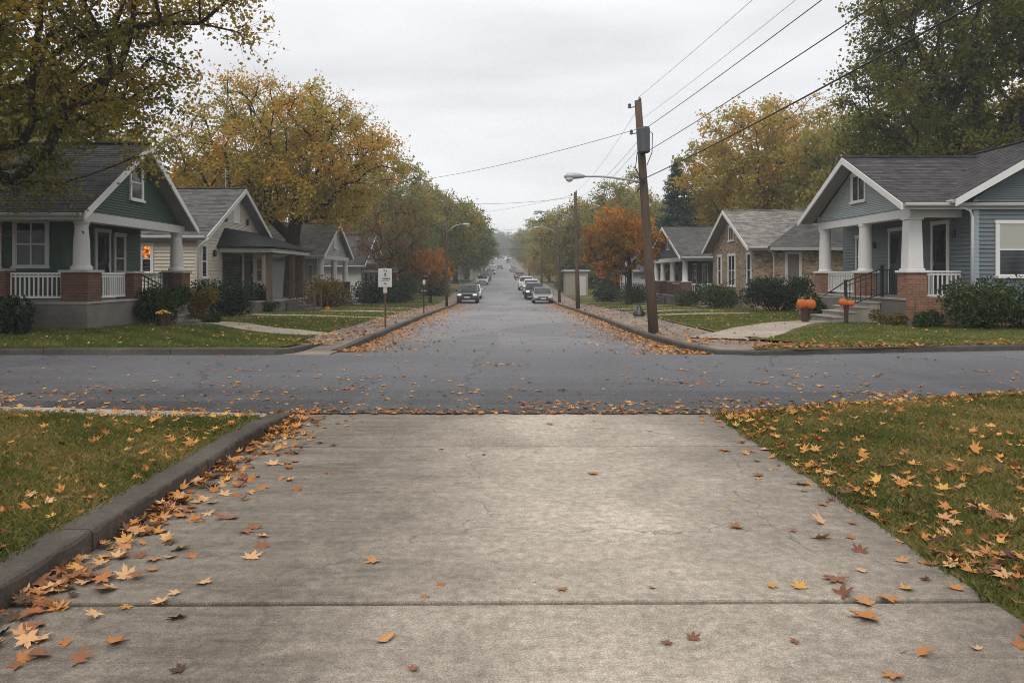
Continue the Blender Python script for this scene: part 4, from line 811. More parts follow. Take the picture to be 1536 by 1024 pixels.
def door(par, s, face, base, h0, h1, z0, z1, m='teal', trim='white', glassy=True):
    mb = MB(); w = .1
    for p, q in ((h0-w, h0), (h1, h1+w)): fb(mb, s, face, base, p, q, z0, z1, -.02, .064)
    fb(mb, s, face, base, h0-w-.02, h1+w+.02, z1, z1+.12, -.02, .072); fb(mb, s, face, base, h0-w, h1+w, z0-.04, z0, -.02, .09)
    fr_ = mb.build('door_frame', MT[trim], par)
    d = MB(); fb(d, s, face, base, h0+.005, h1-.005, z0+.005, z1-.005, -.01, .034)
    k = .09
    for p, q in ((h0+.005, h0+k), (h1-k, h1-.005)): fb(d, s, face, base, p, q, z0+.006, z1-.006, .034, .05)
    zz = [z0+.006, z0+.25, z0+.95, z0+1.05, z1-.11, z1-.006]
    for p, q in ((zz[0], zz[1]), (zz[2], zz[3]), (zz[4], zz[5])): fb(d, s, face, base, h0+k, h1-k, p, q, .034, .049)
    do = d.build('door', MT[m], par)
    if glassy: g_ = MB(); fb(g_, s, face, base, h0+k, h1-k, z0+1.05, z1-.11, .034, .038); g_.build('pane', MT['glass'], do)
    hh = MB(); fb(hh, s, face, base, h1-.075, h1-.045, z0+.93, z0+1.08, .05, .09); hh.build('handle', MT['galv'], do)
    return do
def lapwall(mb, s, face, base, h0, h1, z0, z1, course=.115, lip=.032):
    if face == 'street': mb.lap((s*base, h0, z0), (s*base, h1, z0), (s*base, h1, z1), (s*base, h0, z1), course, lip, (-s, 0, 0))
    elif face == 'south': mb.lap((s*h0, base, z0), (s*h1, base, z0), (s*h1, base, z1), (s*h0, base, z1), course, lip, (0, -1, 0))
    elif face == 'north': mb.lap((s*h0, base, z0), (s*h1, base, z0), (s*h1, base, z1), (s*h0, base, z1), course, lip, (0, 1, 0))
    else: mb.lap((s*base, h0, z0), (s*base, h1, z0), (s*base, h1, z1), (s*base, h0, z1), course, lip, (s, 0, 0))
def core(mb, s, u0, u1, y0, y1, z0, z1): mb.box(s*(u0+.01), s*(u1-.01), y0+.01, y1-.01, z0, z1)
def walls(par, s, u0, u1, y0, y1, z0, z1, m, course=.115, lip=.032):
    mb = MB(); core(mb, s, u0, u1, y0, y1, z0, z1)
    lapwall(mb, s, 'street', u0, y0, y1, z0, z1, course, lip); lapwall(mb, s, 'south', y0, u0, u1, z0, z1, course, lip); lapwall(mb, s, 'north', y1, u0, u1, z0, z1, course, lip)
    return mb.build('wall', MT[m], par)
def corner(par, s, u, y, z0, z1, m='white', w=.1):
    mb = MB(); mb.box(s*(u-.03), s*(u+w), y-.03, y, z0, z1); mb.box(s*(u-.03), s*u, y, y+w, z0, z1); return mb.build('corner_board', MT[m], par)
def gable_street(par, s, u, y0, y1, yr, z0, zt, m, course=.115, name='gable_wall', lip=.032):
    mb = MB(); mb.lap((s*u, y0, z0), (s*u, y1, z0), (s*u, yr, zt), (s*u, yr, zt), course, lip, (-s, 0, 0))
    mb.hexa([(s*(u+.005), y0, z0), (s*(u+.005), y1, z0), (s*(u+.005), yr, zt)], [(s*(u+.14), y0, z0), (s*(u+.14), y1, z0), (s*(u+.14), yr, zt)])
    return mb.build(name, MT[m], par)
def gable_south(par, s, y, u0, u1, ur, z0, zt, m, course=.115, lip=.032):
    mb = MB(); mb.lap((s*u0, y, z0), (s*u1, y, z0), (s*ur, y, zt), (s*ur, y, zt), course, lip, (0, -1, 0))
    mb.hexa([(s*u0, y+.005, z0), (s*u1, y+.005, z0), (s*ur, y+.005, zt)], [(s*u0, y+.14, z0), (s*u1, y+.14, z0), (s*ur, y+.14, zt)])
    return mb.build('gable_wall', MT[m], par)
def slope(mb, a, b, c, d, th, course=.15, lip=.009):
    """a,b eave corners; c,d ridge corners above b and a"""
    a, b, c, d = map(Vector, (a, b, c, d)); n = (b-a).cross(d-a).normalized()
    if n.z < 0: n = -n
    mb.lap(a, b, c, d, course, lip, n); dn = -n*th
    mb.poly(a+dn, b+dn, c+dn, d+dn); mb.poly(a, b, b+dn, a+dn)
    mb.poly(b, c, c+dn, b+dn); mb.poly(a, d, d+dn, a+dn)
def roof_street(par, s, u0, u1, y0, y1, yr, ze, zr, m='roofd', trim='white', th=.09, fascia=True, gut=True, course=.15, soff=True, zn=None):
    """gable roof, ridge running away from the street"""
    zn = ze if zn is None else zn
    mb = MB(); slope(mb, (s*u0, y0, ze), (s*u1, y0, ze), (s*u1, yr, zr), (s*u0, yr, zr), th, course); slope(mb, (s*u0, y1, zn), (s*u1, y1, zn), (s*u1, yr, zr), (s*u0, yr, zr), th, course)
    mb.bar((s*u0, yr, zr+.012), (s*u1, yr, zr+.012), .24, .045)
    ro = mb.build('roof', MT[m], par)
    if fascia:
        f = MB()
        for ya, za, sg in ((y0, ze, 1), (y1, zn, -1)):
            dy = (yr-ya); dz = zr-za; L = math.hypot(dy, dz); ny, nz_ = -dz/L*abs(1), abs(dy)/L
            lo = .19; x0 = s*(u0-.035); x1 = s*(u0+.015)
            pb = [(ya-dy*.012, za-.02), (yr, zr-.02), (yr, zr-.02-lo*L/abs(dy)), (ya-dy*.012, za-.02-lo)]
            f.hexa([(x0, p[0], p[1]) for p in pb], [(x1, p[0], p[1]) for p in pb])
        f.build('bargeboard', MT[trim], ro)
    if soff:
        f = MB(); t2 = th+.02
        for ya, za in ((y0, ze), (y1, zn)): f.poly((s*u0, ya, za-t2), (s*(u0+.55), ya, za-t2), (s*(u0+.55), yr, zr-t2), (s*u0, yr, zr-t2))
        f.build('soffit', MT['soffit'], ro)
    if gut:
        g_ = MB(); g_.tube([(s*(u0+.08), y0-.05, ze-.07), (s*u1, y0-.05, ze-.06)], .062, 8); g_.box(s*(u0+.03), s*u1, y0+.0, y0+.03, ze-.2, ze-.02); g_.build('gutter', MT['gutter'], ro)
    return ro
def roof_south(par, s, u0, u1, ur, y0, y1, ze, zr, m='roofd', trim='white', th=.09, course=.15):
    """gable roof, ridge parallel to the street, gable end toward the camera side"""
    mb = MB(); slope(mb, (s*u0, y0, ze), (s*u0, y1, ze), (s*ur, y1, zr), (s*ur, y0, zr), th, course); slope(mb, (s*u1, y0, ze), (s*u1, y1, ze), (s*ur, y1, zr), (s*ur, y0, zr), th, course)
    mb.bar((s*ur, y0, zr+.012), (s*ur, y1, zr+.012), .24, .045); ro = mb.build('roof', MT[m], par)
    f = MB()
    for ua in (u0, u1):
        du = ur-ua; dz = zr-ze; L = math.hypot(du, dz); lo = .2
        pb = [(ua-du*.012, ze-.02), (ur, zr-.02), (ur, zr-.02-lo*L/abs(du)), (ua-du*.012, ze-.02-lo)]
        f.hexa([(s*p[0], y0-.035, p[1]) for p in pb], [(s*p[0], y0+.015, p[1]) for p in pb])
    f.build('bargeboard', MT[trim], ro)
    g_ = MB(); g_.tube([(s*(u0-.05), y0+.05, ze-.07), (s*(u0-.05), y1, ze-.06)], .06, 8); g_.build('gutter', MT['gutter'], ro)
    f = MB(); f.poly((s*u0, y0, ze-.11), (s*ur, y0, zr-.11), (s*ur, y0+.5, zr-.11), (s*u0, y0+.5, ze-.11)); f.build('soffit', MT['soffit'], ro)
    return ro
def column(par, s, u, y, z0, z1, r0, r1, m='white', square=False, fancy=True):
    mb = MB(); h = z1-z0; c = (s*u, y, z0)
    if square:
        q = lambda r, z: [(s*u-r, y-r, z0+z), (s*u+r, y-r, z0+z), (s*u+r, y+r, z0+z), (s*u-r, y+r, z0+z)]
        mb.hexa(q(r0, .06), q(r1, h-.07)); mb.hexa(q(r0*1.14, 0), q(r0*1.14, .06)); mb.hexa(q(r1*1.22, h-.07), q(r1*1.22, h))
        return mb.build('column', MT[m], par, bevel=.012)
    p = [(r0*1.28, 0), (r0*1.32, .05), (r0*1.22, .10), (r0*1.04, .13), (r0, .17), (r0*.985, h*.35), (r0*.94, h*.6), (r1, h-.17), (r1, h-.14), (r1*1.12, h-.13), (r1*1.12, h-.10), (r1*1.04, h-.09), (r1*1.25, h-.04), (r1*1.25, h)] if fancy else [(r0*1.1, 0), (r0*1.1, .04), (r0, .07), (r0*.97, h*.4), (r1, h-.1), (r1*1.12, h-.09), (r1*1.12, h)]
    o = mb.lathe(c, p, 24).build('column', MT[m], par, smooth=True)
    md = o.modifiers.new('edge', 'EDGE_SPLIT'); md.split_angle = R(35); return o
def pier(par, s, u, y, r, z0, z1, m='brick', cap='cap', ch=.075, rc=.055):
    o = MB().box(s*u-r, s*u+r, y-r, y+r, z0, z1-ch).build('brick_pier', MT[m], par)
    MB().box(s*u-r-rc, s*u+r+rc, y-r-rc, y+r+rc, z1-ch, z1).build('cap', MT[cap], o, bevel=.014); return o
def rail(par, p, q, z0, z1, m='white', step=.125, t=.034, iron=False, zq=None):
    """railing from (x,y) p to q; zq: height offset at q for stairs"""
    mb = MB(); dz = zq or 0; P = Vector((p[0], p[1], 0)); Q = Vector((q[0], q[1], 0)); L = (Q-P).length; n = max(2, round(L/step))
    up = lambda z, f: Vector((0, 0, z+dz*f))
    mb.bar(P+up(z1, 0), Q+up(z1, 1), .05 if iron else .085, .035 if iron else .055); mb.bar(P+up(z0, 0), Q+up(z0, 1), .03 if iron else .07, .03 if iron else .06)
    if not iron: mb.bar(P+up(z1-.075, 0), Q+up(z1-.075, 1), .04, .05)
    else: mb.bar(P+up(z1-.14, 0), Q+up(z1-.14, 1), .022, .022)
    for i in range(0 if not iron else 1, n+1 if not iron else n):
        f = i/n; b = P.lerp(Q, f); mb.bar(b+up(z0, f), b+up(z1-.02, f), t, t, up=(Q-P).normalized())
    return mb.build('railing', MT[m], par)
def steps(par, s, ulo, uhi, y0, y1, zlo, zhi, n, m='step', wing=None):
    """steps climbing from ulo (near the street) to uhi"""
    mb = MB(); dr = (zhi-zlo)/(n+1); du = (uhi-ulo)/n
    for i in range(n):
        z = zlo+dr*(i+1); ua = ulo+du*i; mb.box(s*(ua+.03), s*uhi-s*.002*i, y0+.004*i, y1-.004*i, zlo-.15, z-.05); mb.box(s*ua, s*(ua+du+.03), y0-.02+.004*i, y1+.02-.004*i, z-.05, z)
    return mb.build('steps', MT[m], par, bevel=.008)
def beam(par, s, segs, z0, z1, m='offw'):
    mb = MB()
    for i, (u0, u1, y0, y1) in enumerate(segs): mb.box(s*u0, s*u1, y0, y1, z0+.002*i, z1-.002*i)
    return mb.build('porch_beam', MT[m], par, bevel=.008)
def downspout(par, pts, m='white', r=.038): return MB().tube(pts, r, 8).build('downspout', MT[m], par, smooth=True)
def slab(par, s, u0, u1, y0, y1, z0, z1, m='conc', name='porch_base', top='step'):
    o = MB().box(s*u0, s*u1, y0, y1, z0, z1-.06).build(name, MT[m], par, bevel=.012)
    MB().box(s*(u0-.03), s*(u1+.0), y0-.03, y1+.03, z1-.06, z1).build('porch_floor', MT[top], par, bevel=.01); return o

# ---- green house, left corner
s = -1
h = thing('house', 'dark green bungalow with white gable trim and brick porch piers, on the left corner', 'house', (-16, 24, .15), 'bungalows facing the street')
slab(h, s, 11.25, 13.05, 20.55, 27.3, .0, .92); o = MB().box(-22, -13.05, 20.55, 22.6, 0, .86).build('porch_base', MT['conc'], h, bevel=.012); MB().box(-22, -13.08, 20.52, 22.6, .86, .92).build('porch_floor', MT['step'], h)
MB().box(-24, -13.02, 22.62, 27.18, .0, .92).build('foundation', MT['brick'], h)
walls(h, s, 13.0, 24, 22.6, 27.2, .92, 3.42, 'green'); corner(h, s, 13.0, 22.6, .92, 3.12, 'green')
gable_street(h, s, 11.52, 20.75, 26.95, 23.8, 3.36, 5.55, 'green', .135, lip=.032)
roof_street(h, s, 11.08, 25, 20.15, 27.5, 23.82, 3.30, 5.72, 'roofd', 'white')
beam(h, s, [(11.42, 11.78, 20.7, 27.2), (11.78, 24, 20.7, 20.98)], 3.1, 3.36, 'offw')
MB().box(-24, -11.5, 20.72, 22.6, 3.37, 3.4).build('porch_ceiling', MT['soffit'], h); MB().box(-13.0, -11.5, 22.6, 27.18, 3.37, 3.4).build('porch_ceiling', MT['soffit'], h)
for u, y in ((11.6, 20.92), (11.6, 26.95)):
    pier(h, s, u, y, .36 if y < 22 else .33, .9, 1.78, 'brick'); column(h, s, u, y, 1.78, 3.1, .215, .165, 'offw')
pier(h, s, 11.6, 23.55, .27, .9, 1.76, 'brick'); pier(h, s, 13.75, 20.9, .2, .9, 1.82, 'brick', rc=.03)
MB().box(-13.5, -11.98, 20.75, 21.0, .64, .9).build('brick_pier', MT['brick'], h)
rail(h, (-13.5, 20.88), (-12.0, 20.88), 1.04, 1.68); rail(h, (-11.6, 21.3), (-11.6, 23.26), 1.02, 1.68)
rail(h, (-16.6, 20.88), (-13.98, 20.88), 1.04, 1.74, 'bluetrim'); rail(h, (-16.6, 22.0), (-13.1, 25.6), 1.02, 1.68) if False else None
rail(h, (-11.5, 23.85), (-10.3, 23.85), .95, 1.72, 'iron', .12, .016, True, -.62); rail(h, (-11.6, 25.6), (-11.6, 26.6), 1.0, 1.72, 'iron', .1, .016, True); rail(h, (-12.95, 27.15), (-11.95, 27.15), 1.0, 1.68)
steps(h, s, 10.25, 11.22, 24.0, 25.5, .2, .92, 3)
window(h, s, 'south', 22.6, 13.55, 14.45, 1.9, 3.2, 'offw', 'quad'); window(h, s, 'south', 22.6, 14.95, 15.85, 1.9, 3.2, 'offw', 'quad')
door(h, s, 'street', 13.0, 24.25, 24.98, .95, 3.0, 'darkdoor', 'offw'); window(h, s, 'street', 13.0, 25.4, 26.0, 1.45, 2.95, 'offw', 'hung')
window(h, s, 'street', 11.52, 23.45, 24.15, 3.98, 5.02, 'white', 'hung')
# ---- cream house
s = -1
h = thing('house', 'cream sided house with a glowing amber side window and a black porch roof', 'house', (-17, 35.3, -.1), 'bungalows facing the street')
MB().box(-24, -12.52, 31.02, 39.6, -.4, .55).build('foundation', MT['conc'], h)
walls(h, s, 12.5, 24, 31.0, 39.6, .55, 3.25, 'cream', .14); corner(h, s, 12.5, 31.0, .55, 3.2, 'cream')
gable_street(h, s, 12.5, 31.0, 39.6, 35.3, 3.25, 5.45, 'cream', .14)
ro = roof_street(h, s, 12.0, 25, 30.75, 39.85, 35.3, 3.22, 5.62, 'roofm', 'offw')
window(h, s, 'south', 31.0, 14.35, 14.75, 1.75, 2.85, 'white', 'hung', pane='glass')
MB().box(-14.7, -14.4, 30.955, 30.965, 2.33, 2.8).build('lit_lamp', MT['amber'], h)
window(h, s, 'street', 12.5, 31.35, 31.85, 1.55, 2.85, 'white', 'hung'); window(h, s, 'street', 12.5, 35.0, 35.65, 4.1, 4.95, 'white', 'louvre', pane='white', name='vent', sill=False)
for y in (33.9, 36.7): MB().box(-12.44, -12.36, y-.05, y+.05, 4.0, 4.3).build('wall_bracket', MT['iron'], h)
MB().lathe((-12.4, 32.6, 2.42), [(.05, 0), (.07, .06), (.07, .22), (.03, .3)], 10).build('wall_lamp', MT['iron'], h)
downspout(h, [(-11.95, 30.72, 3.1), (-12.25, 30.8, 2.9), (-12.46, 30.92, 2.7), (-12.46, 30.92, .2)], 'white')
window(h, s, 'street', 12.5, 33.75, 35.95, .7, 2.5, 'darkw', 'pair'); door(h, s, 'street', 12.5, 36.6, 37.5, .6, 2.55, 'darkdoor', 'darkw'); window(h, s, 'street', 12.5, 38.2, 39.0, 1.3, 2.5, 'offw', 'hung')  # dark glazing and trim put in for the screened porch's deep shade
slab(h, s, 10.25, 12.5, 33.4, 39.2, -.3, .5)
pr = MB(); e0, e1, w0, w1 = (-9.95, 32.95, 2.86), (-9.95, 39.5, 2.86), (-12.48, 33.9, 3.72), (-12.48, 38.6, 3.72); wl0, wl1 = (-12.48, 32.95, 2.86), (-12.48, 39.5, 2.86)
slope(pr, e0, e1, w1, w0, .06); slope(pr, wl0, e0, w0, w0, .06); slope(pr, wl1, e1, w1, w1, .06); pr.build('porch_roof', MT['roofb'], h)
beam(h, s, [(10.1, 10.32, 33.2, 39.3), (10.32, 12.46, 33.2, 33.36), (10.32, 12.46, 39.15, 39.3)], 2.62, 2.79, 'offw')
for u, y in ((10.4, 33.6), (10.4, 37.1), (10.4, 38.95)): column(h, s, u, y, .5, 2.62, .11, .1, 'porchw', True)
steps(h, s, 8.9, 10.22, 35.6, 37.0, -.05, .5, 3, 'conc')
for y in (35.6, 37.0): rail(h, (-10.3, y), (-8.95, y), .62, 1.42, 'porchw', .3, .035, True, -.55)
MB().bar((-8.95, 35.6, .0), (-8.95, 35.6, .9), .06).build('newel_post', MT['porchw'], h); MB().bar((-8.95, 37.0, .0), (-8.95, 37.0, .9), .06).build('newel_post', MT['porchw'], h)
v = MB(); v.lathe((-15.4, 33.2, 4.45), [(.06, 0), (.06, .35), (.1, .36), (.1, .45)], 10); v.build('roof_vent', MT['galvd'], h)
v = MB(); v.bar((-12.95, 35.3, 5.5), (-12.95, 35.3, 6.55), .02); [v.bar((-12.95-.16+.03*i, 35.3, 6.15+.14*i), (-12.95+.16-.03*i, 35.3, 6.15+.14*i), .012) for i in range(3)]; v.build('aerial', MT['galv'], h)
# ---- grey gabled house
h = thing('house', 'pale grey gabled bungalow with porch columns, third on the left', 'house', (-16, 50.4, -.4), 'bungalows facing the street')
MB().box(-22, -13.4, 46.5, 54.2, -.8, .2).build('foundation', MT['conc'], h)
walls(h, s, 13.4, 22, 46.48, 54.2, .2, 2.9, 'greyw', .16); gable_street(h, s, 11.3, 46.6, 54.3, 50.4, 2.86, 4.9, 'greyw', .15)
roof_street(h, s, 10.95, 23, 46.1, 54.8, 50.4, 2.84, 5.04, 'roofl', 'white')
beam(h, s, [(11.15, 11.45, 46.5, 54.2), (11.45, 13.4, 46.5, 46.7)], 2.6, 2.84, 'offw')
slab(h, s, 11.05, 13.4, 46.45, 54.3, -.7, .25)
for y in (46.85, 50.4, 53.9): pier(h, s, 11.35, y, .3, .2, 1.18, 'brick'); column(h, s, 11.35, y, 1.18, 2.6, .2, .16, 'offw', fancy=False)
rail(h, (-11.35, 47.2), (-11.35, 50.05), .35, 1.02); rail(h, (-13.3, 46.7), (-11.7, 46.7), .35, 1.02)
window(h, s, 'street', 13.4, 47.4, 48.3, .9, 2.35, 'white', 'hung'); door(h, s, 'street', 13.4, 49.6, 50.5, .3, 2.4, 'teal', 'white'); window(h, s, 'street', 13.4, 51.6, 52.6, .9, 2.35, 'white', 'pair')
window(h, s, 'street', 11.3, 50.05, 50.75, 3.4, 4.1, 'white', 'louvre', pane='greyw', name='vent'); steps(h, s, 9.9, 11.03, 51.3, 53.0, -.5, .25, 3, 'conc'); rail(h, (-11.35, 53.0), (-10.0, 53.0), .35, 1.1, 'iron', .15, .02, True, -.6)
# ---- low white house
h = thing('house', 'low white house with a dark roof and a teal door, fourth on the left', 'house', (-16, 67, -.7), 'bungalows facing the street')
MB().box(-22, -12.0, 63.3, 72.6, -1.2, -.35).build('foundation', MT['conc'], h); walls(h, s, 12.0, 22, 63.3, 72.6, -.35, 2.45, 'whitew', .17)
gable_street(h, s, 12.0, 63.3, 72.6, 68, 2.42, 4.95, 'whitew', .17); roof_street(h, s, 11.6, 23, 62.8, 73.1, 68, 2.4, 5.15, 'roofb' if False else 'roofd', 'white')
slab(h, s, 10.2, 12.0, 63.6, 72.2, -1.1, -.4)
pr = MB(); slope(pr, (-9.9, 63.3, 2.12), (-9.9, 72.6, 2.12), (-12.0, 72.6, 2.62), (-12.0, 63.3, 2.62), .06); pr.build('porch_roof', MT['roofm'], h)
beam(h, s, [(10.1, 10.3, 63.6, 72.3), (10.3, 12.0, 63.6, 63.75)], 1.85, 2.05, 'white')
for y in (63.8, 66.2, 68.6, 72.0): column(h, s, 10.25, y, -.4, 1.85, .1, .1, 'white', True)
door(h, s, 'street', 12.0, 64.6, 65.6, -.35, 1.75, 'teal', 'white', False); window(h, s, 'street', 12.0, 67.0, 68.2, .4, 1.65, 'white', 'pair'); window(h, s, 'street', 12.0, 70, 71, .4, 1.65, 'white', 'hung')
steps(h, s, 9.3, 10.15, 64.3, 65.9, -.85, -.4, 2, 'conc')
# ---- far left houses
def small_house(label, s, u0, u1, y0, y1, z0, ze, zr, wm, rm, trim='white', group='bungalows facing the street', porch=True):
    yr = (y0+y1)/2; h = thing('house', label, 'house', (s*(u0+u1)/2, yr, z0), group)
    MB().box(s*(u0+.02), s*u1, y0+.02, y1-.02, z0-.5, z0+.35).build('foundation', MT['conc'], h); walls(h, s, u0, u1, y0, y1, z0+.35, ze+.02, wm, .18)
    gable_street(h, s, u0, y0, y1, yr, ze+.02, zr-.15, wm, .18); roof_street(h, s, u0-.5, u1+.3, y0-.4, y1+.4, yr, ze, zr, rm, trim)
    door(h, s, 'street', u0, yr-.5, yr+.5, z0+.4, z0+2.35, 'darkdoor', trim, False)
    for a in (y0+.8, y1-1.8): window(h, s, 'street', u0, a, a+1.0, z0+1.1, z0+2.3, 'white', 'hung')
    window(h, s, 'south', y0, u0+1.2, u0+2.1, z0+1.1, z0+2.3, trim, 'hung'); window(h, s, 'street', u0, yr-.35, yr+.35, ze+.5, ze+1.1, trim, 'pair')
    if porch:
        slab(h, s, u0-1.7, u0, y0+.3, y1-.3, z0-.4, z0+.35); pr = MB(); slope(pr, (s*(u0-2), y0, ze-.45), (s*(u0-2), y1, ze-.45), (s*u0, y1, ze+.1), (s*u0, y0, ze+.1), .06); pr.build('porch_roof', MT[rm], h)
        beam(h, s, [(u0-1.75, u0-1.55, y0+.3, y1-.3)], ze-.68, ze-.5, trim)
        for k in range(4): column(h, s, u0-1.65, y0+.5+(y1-y0-1)*k/3, z0+.35, ze-.68, .1, .09, 'white', True)
    return h
small_house('white house with a red-edged roof far down the left side, beyond the parked cars', -1, 7.6, 15, 126, 134, float(prof(130))+.15, float(prof(130))+2.9, float(prof(130))+4.6, 'whitew', 'roofl', 'red')
small_house('white house glimpsed through the russet tree, past the low white house', -1, 13.0, 21, 80, 88, float(prof(84))+.2, float(prof(84))+3.0, float(prof(84))+5.4, 'whitew', 'roofm')
small_house('pale house half hidden behind the orange maple', 1, 11.4, 19, 69, 77, float(prof(72))+.2, float(prof(72))+2.9, float(prof(72))+5.0, 'whitew', 'roofm', porch=False)
small_house('small cream house far down the right side, past the beige shed', 1, 13.5, 21, 108, 116, float(prof(112))+.2, float(prof(112))+2.9, float(prof(112))+5.0, 'cream', 'roofm')

# ---- blue house, right corner
s = 1
h = thing('house', 'slate-blue house with white gable trim, porch columns and black stair rail, on the right corner', 'house', (15.5, 26, .2), 'bungalows facing the street')
MB().box(13.46, 18.9, 22.08, 30.6, 0, .95).build('foundation', MT['brickt'], h)
walls(h, s, 13.44, 18.9, 22.05, 30.6, .7, 3.86, 'blue', .12)
gable_south(h, s, 22.05, 13.44, 18.9, 16.15, 3.84, 5.5, 'blue', .12)
roof_south(h, s, 12.72, 19.6, 16.15, 21.65, 31.0, 3.80, 5.80, 'roofd', 'white')
corner(h, s, 13.44, 22.05, .7, 3.8, 'bluetrim', .13)
gable_street(h, s, 11.85, 22.35, 29.25, 25.8, 3.66, 5.42, 'bluepale', .13, lip=.032); MB().box(11.83, 11.98, 22.4, 29.2, 3.62, 3.84).build('frieze_board', MT['bluetrim'], h)
roof_street(h, s, 11.3, 16.3, 21.95, 29.65, 25.8, 3.72, 5.60, 'roofd', 'white')
beam(h, s, [(11.86, 12.2, 22.55, 29.2), (12.2, 13.42, 22.6, 22.84)], 3.34, 3.615, 'white')
MB().box(12.0, 13.43, 22.6, 29.2, 3.63, 3.66).build('porch_ceiling', MT['soffit'], h)
slab(h, s, 11.72, 13.44, 22.55, 29.3, .05, .95)
MB().box(11.95, 13.45, 22.36, 22.56, .1, .98).build('porch_skirt', MT['brickt'], h); MB().box(11.66, 12.34, 22.3, 22.95, .0, .32).build('footing', MT['conc'], h)
for y in (22.75, 25.72, 28.95): pier(h, s, 12.03, y, .29 if y < 23 else .27, .3 if y < 23 else .9, 1.78, 'brickt', 'white'); column(h, s, 12.03, y, 1.78, 3.34, .225, .19, 'white', fancy=False) if y > 23 else column(h, s, 12.03, y, 1.78, 3.34, .225, .19, 'white', True)
rail(h, (12.03, 26.05), (12.03, 28.65), 1.06, 1.74, step=.14); rail(h, (12.35, 22.68), (13.42, 22.68), 1.04, 1.74, step=.14)
rail(h, (11.85, 23.1), (11.85, 24.05), 1.05, 1.80, 'iron', .16, .02, True); rail(h, (11.8, 24.1), (10.62, 24.1), 1.06, 1.84, 'iron', .17, .02, True, -.42)
for u, z0, z1 in ((11.8, .95, 1.92), (10.66, .55, 1.46)):
    p_ = MB(); p_.bar((u, 24.1, z0), (u, 24.1, z1), .075); p_.box(u-.055, u+.055, 24.045, 24.155, z1, z1+.03); p_.build('newel_post', MT['iron'], h)
MB().bar((10.6, 24.1, 1.4), (9.95, 24.1, .98), .045, .03).build('handrail', MT['iron'], h)
steps(h, s, 10.2, 11.7, 24.0, 25.75, .18, .95, 4); MB().box(11.0, 11.72, 26.0, 28.9, .0, .88).build('porch_base', MT['conc'], h, bevel=.012)
door(h, s, 'street', 13.44, 25.95, 26.8, .98, 3.15, 'teal', 'white'); window(h, s, 'street', 13.44, 29.0, 29.7, 1.72, 3.2, 'white', 'hung') if False else window(h, s, 'street', 13.44, 28.55, 29.35, 1.6, 3.05, 'white', 'hung')
door(h, s, 'street', 13.44, 23.35, 24.1, .98, 3.2, 'darkdoor', 'white')
wl = MB().box(13.3, 13.42, 25.25, 25.38, 2.0, 2.34).build('wall_lamp', MT['iron'], h); MB().box(13.29, 13.4, 25.26, 25.37, 2.3, 2.52).build('lamp_glass', MT['lampw'], wl)
MB().lathe((13.38, 22.95, 2.75), [(.05, 0), (.06, .1), (.06, .2), (.02, .24)], 10).build('wall_lamp', MT['iron'], h)
MB().lathe((13.38, 27.9, 2.6), [(.05, 0), (.06, .1), (.06, .2), (.02, .24)], 10).build('wall_lamp', MT['iron'], h)
window(h, s, 'south', 22.05, 14.12, 15.1, 1.62, 3.12, 'white', 'hung', blind=True); window(h, s, 'south', 22.05, 16.6, 17.5, 1.62, 3.12, 'white', 'hung')
window(h, s, 'street', 11.85, 25.3, 26.2, 4.12, 5.0, 'white', 'pair')
downspout(h, [(12.66, 21.9, 3.72), (12.95, 21.95, 3.62), (13.3, 22.0, 3.5), (13.36, 22.0, 3.3), (13.36, 22.0, .35)], 'white')
# ---- stone house
h = thing('house', 'tan stone house with a white-edged gable, second on the right', 'house', (16, 42.5, -.1), 'bungalows facing the street')
mb = MB(); mb.box(12.5, 15, 38.75, 46.4, -.5, 3.12); mb.box(13.4, 21, 38.35, 46.6, -.5, 3.10); mb.build('wall', MT['stone'], h)
mb = MB(); mb.hexa([(12.5, 38.75, 3.12), (12.5, 46.4, 3.12), (12.5, 42.6, 5.05)], [(12.66, 38.75, 3.12), (12.66, 46.4, 3.12), (12.66, 42.6, 5.05)]); mb.build('gable_wall', MT['stone'], h)
roof_street(h, s, 12.0, 20, 38.25, 47.0, 42.6, 3.06, 5.24, 'roofl', 'white')
mb = MB(); a, b, c, d, p = (13.0, 37.85, 3.04), (21.5, 37.85, 3.04), (21.5, 47.3, 3.04), (13.0, 47.3, 3.04), 0
slope(mb, a, b, (18.2, 42.6, 5.5), (17.6, 42.6, 5.5), .09); slope(mb, d, a, (17.6, 42.6, 5.5), (17.6, 42.6, 5.5), .09); slope(mb, d, c, (18.2, 42.6, 5.5), (17.6, 42.6, 5.5), .09); slope(mb, b, c, (18.2, 42.6, 5.5), (18.2, 42.6, 5.5), .09)
ro = mb.build('hip_roof', MT['roofm'], h); MB().box(13.0, 21.5, 37.8, 37.86, 2.86, 3.02).build('gutter', MT['gutter'], ro)
for y0_, y1_ in ((39.2, 39.75), (41.9, 43.1), (44.6, 45.2)): window(h, s, 'street', 12.5, y0_, y1_, 1.05, 2.72, 'white', 'quad' if y1_-y0_ > 1 else 'hung')
window(h, s, 'street', 12.5, 42.2, 43.0, 3.55, 4.3, 'white', 'pair'); downspout(h, [(12.95, 38.25, 2.95), (13.3, 38.3, 2.75), (13.34, 38.3, 2.5), (13.34, 38.3, 0)], 'offw')
window(h, s, 'south', 38.35, 14.0, 14.65, .95, 2.72, 'offw', 'none', pane='shutter', label='brown shuttered window')
steps(h, s, 10.6, 12.45, 41.2, 42.6, -.2, .5, 4, 'conc'); rail(h, (12.3, 41.2), (10.8, 41.2), .6, 1.4, 'iron', .16, .02, True, -.6)
MB().box(12.0, 12.5, 40.9, 44, -.4, .5).build('porch_base', MT['conc'], h)
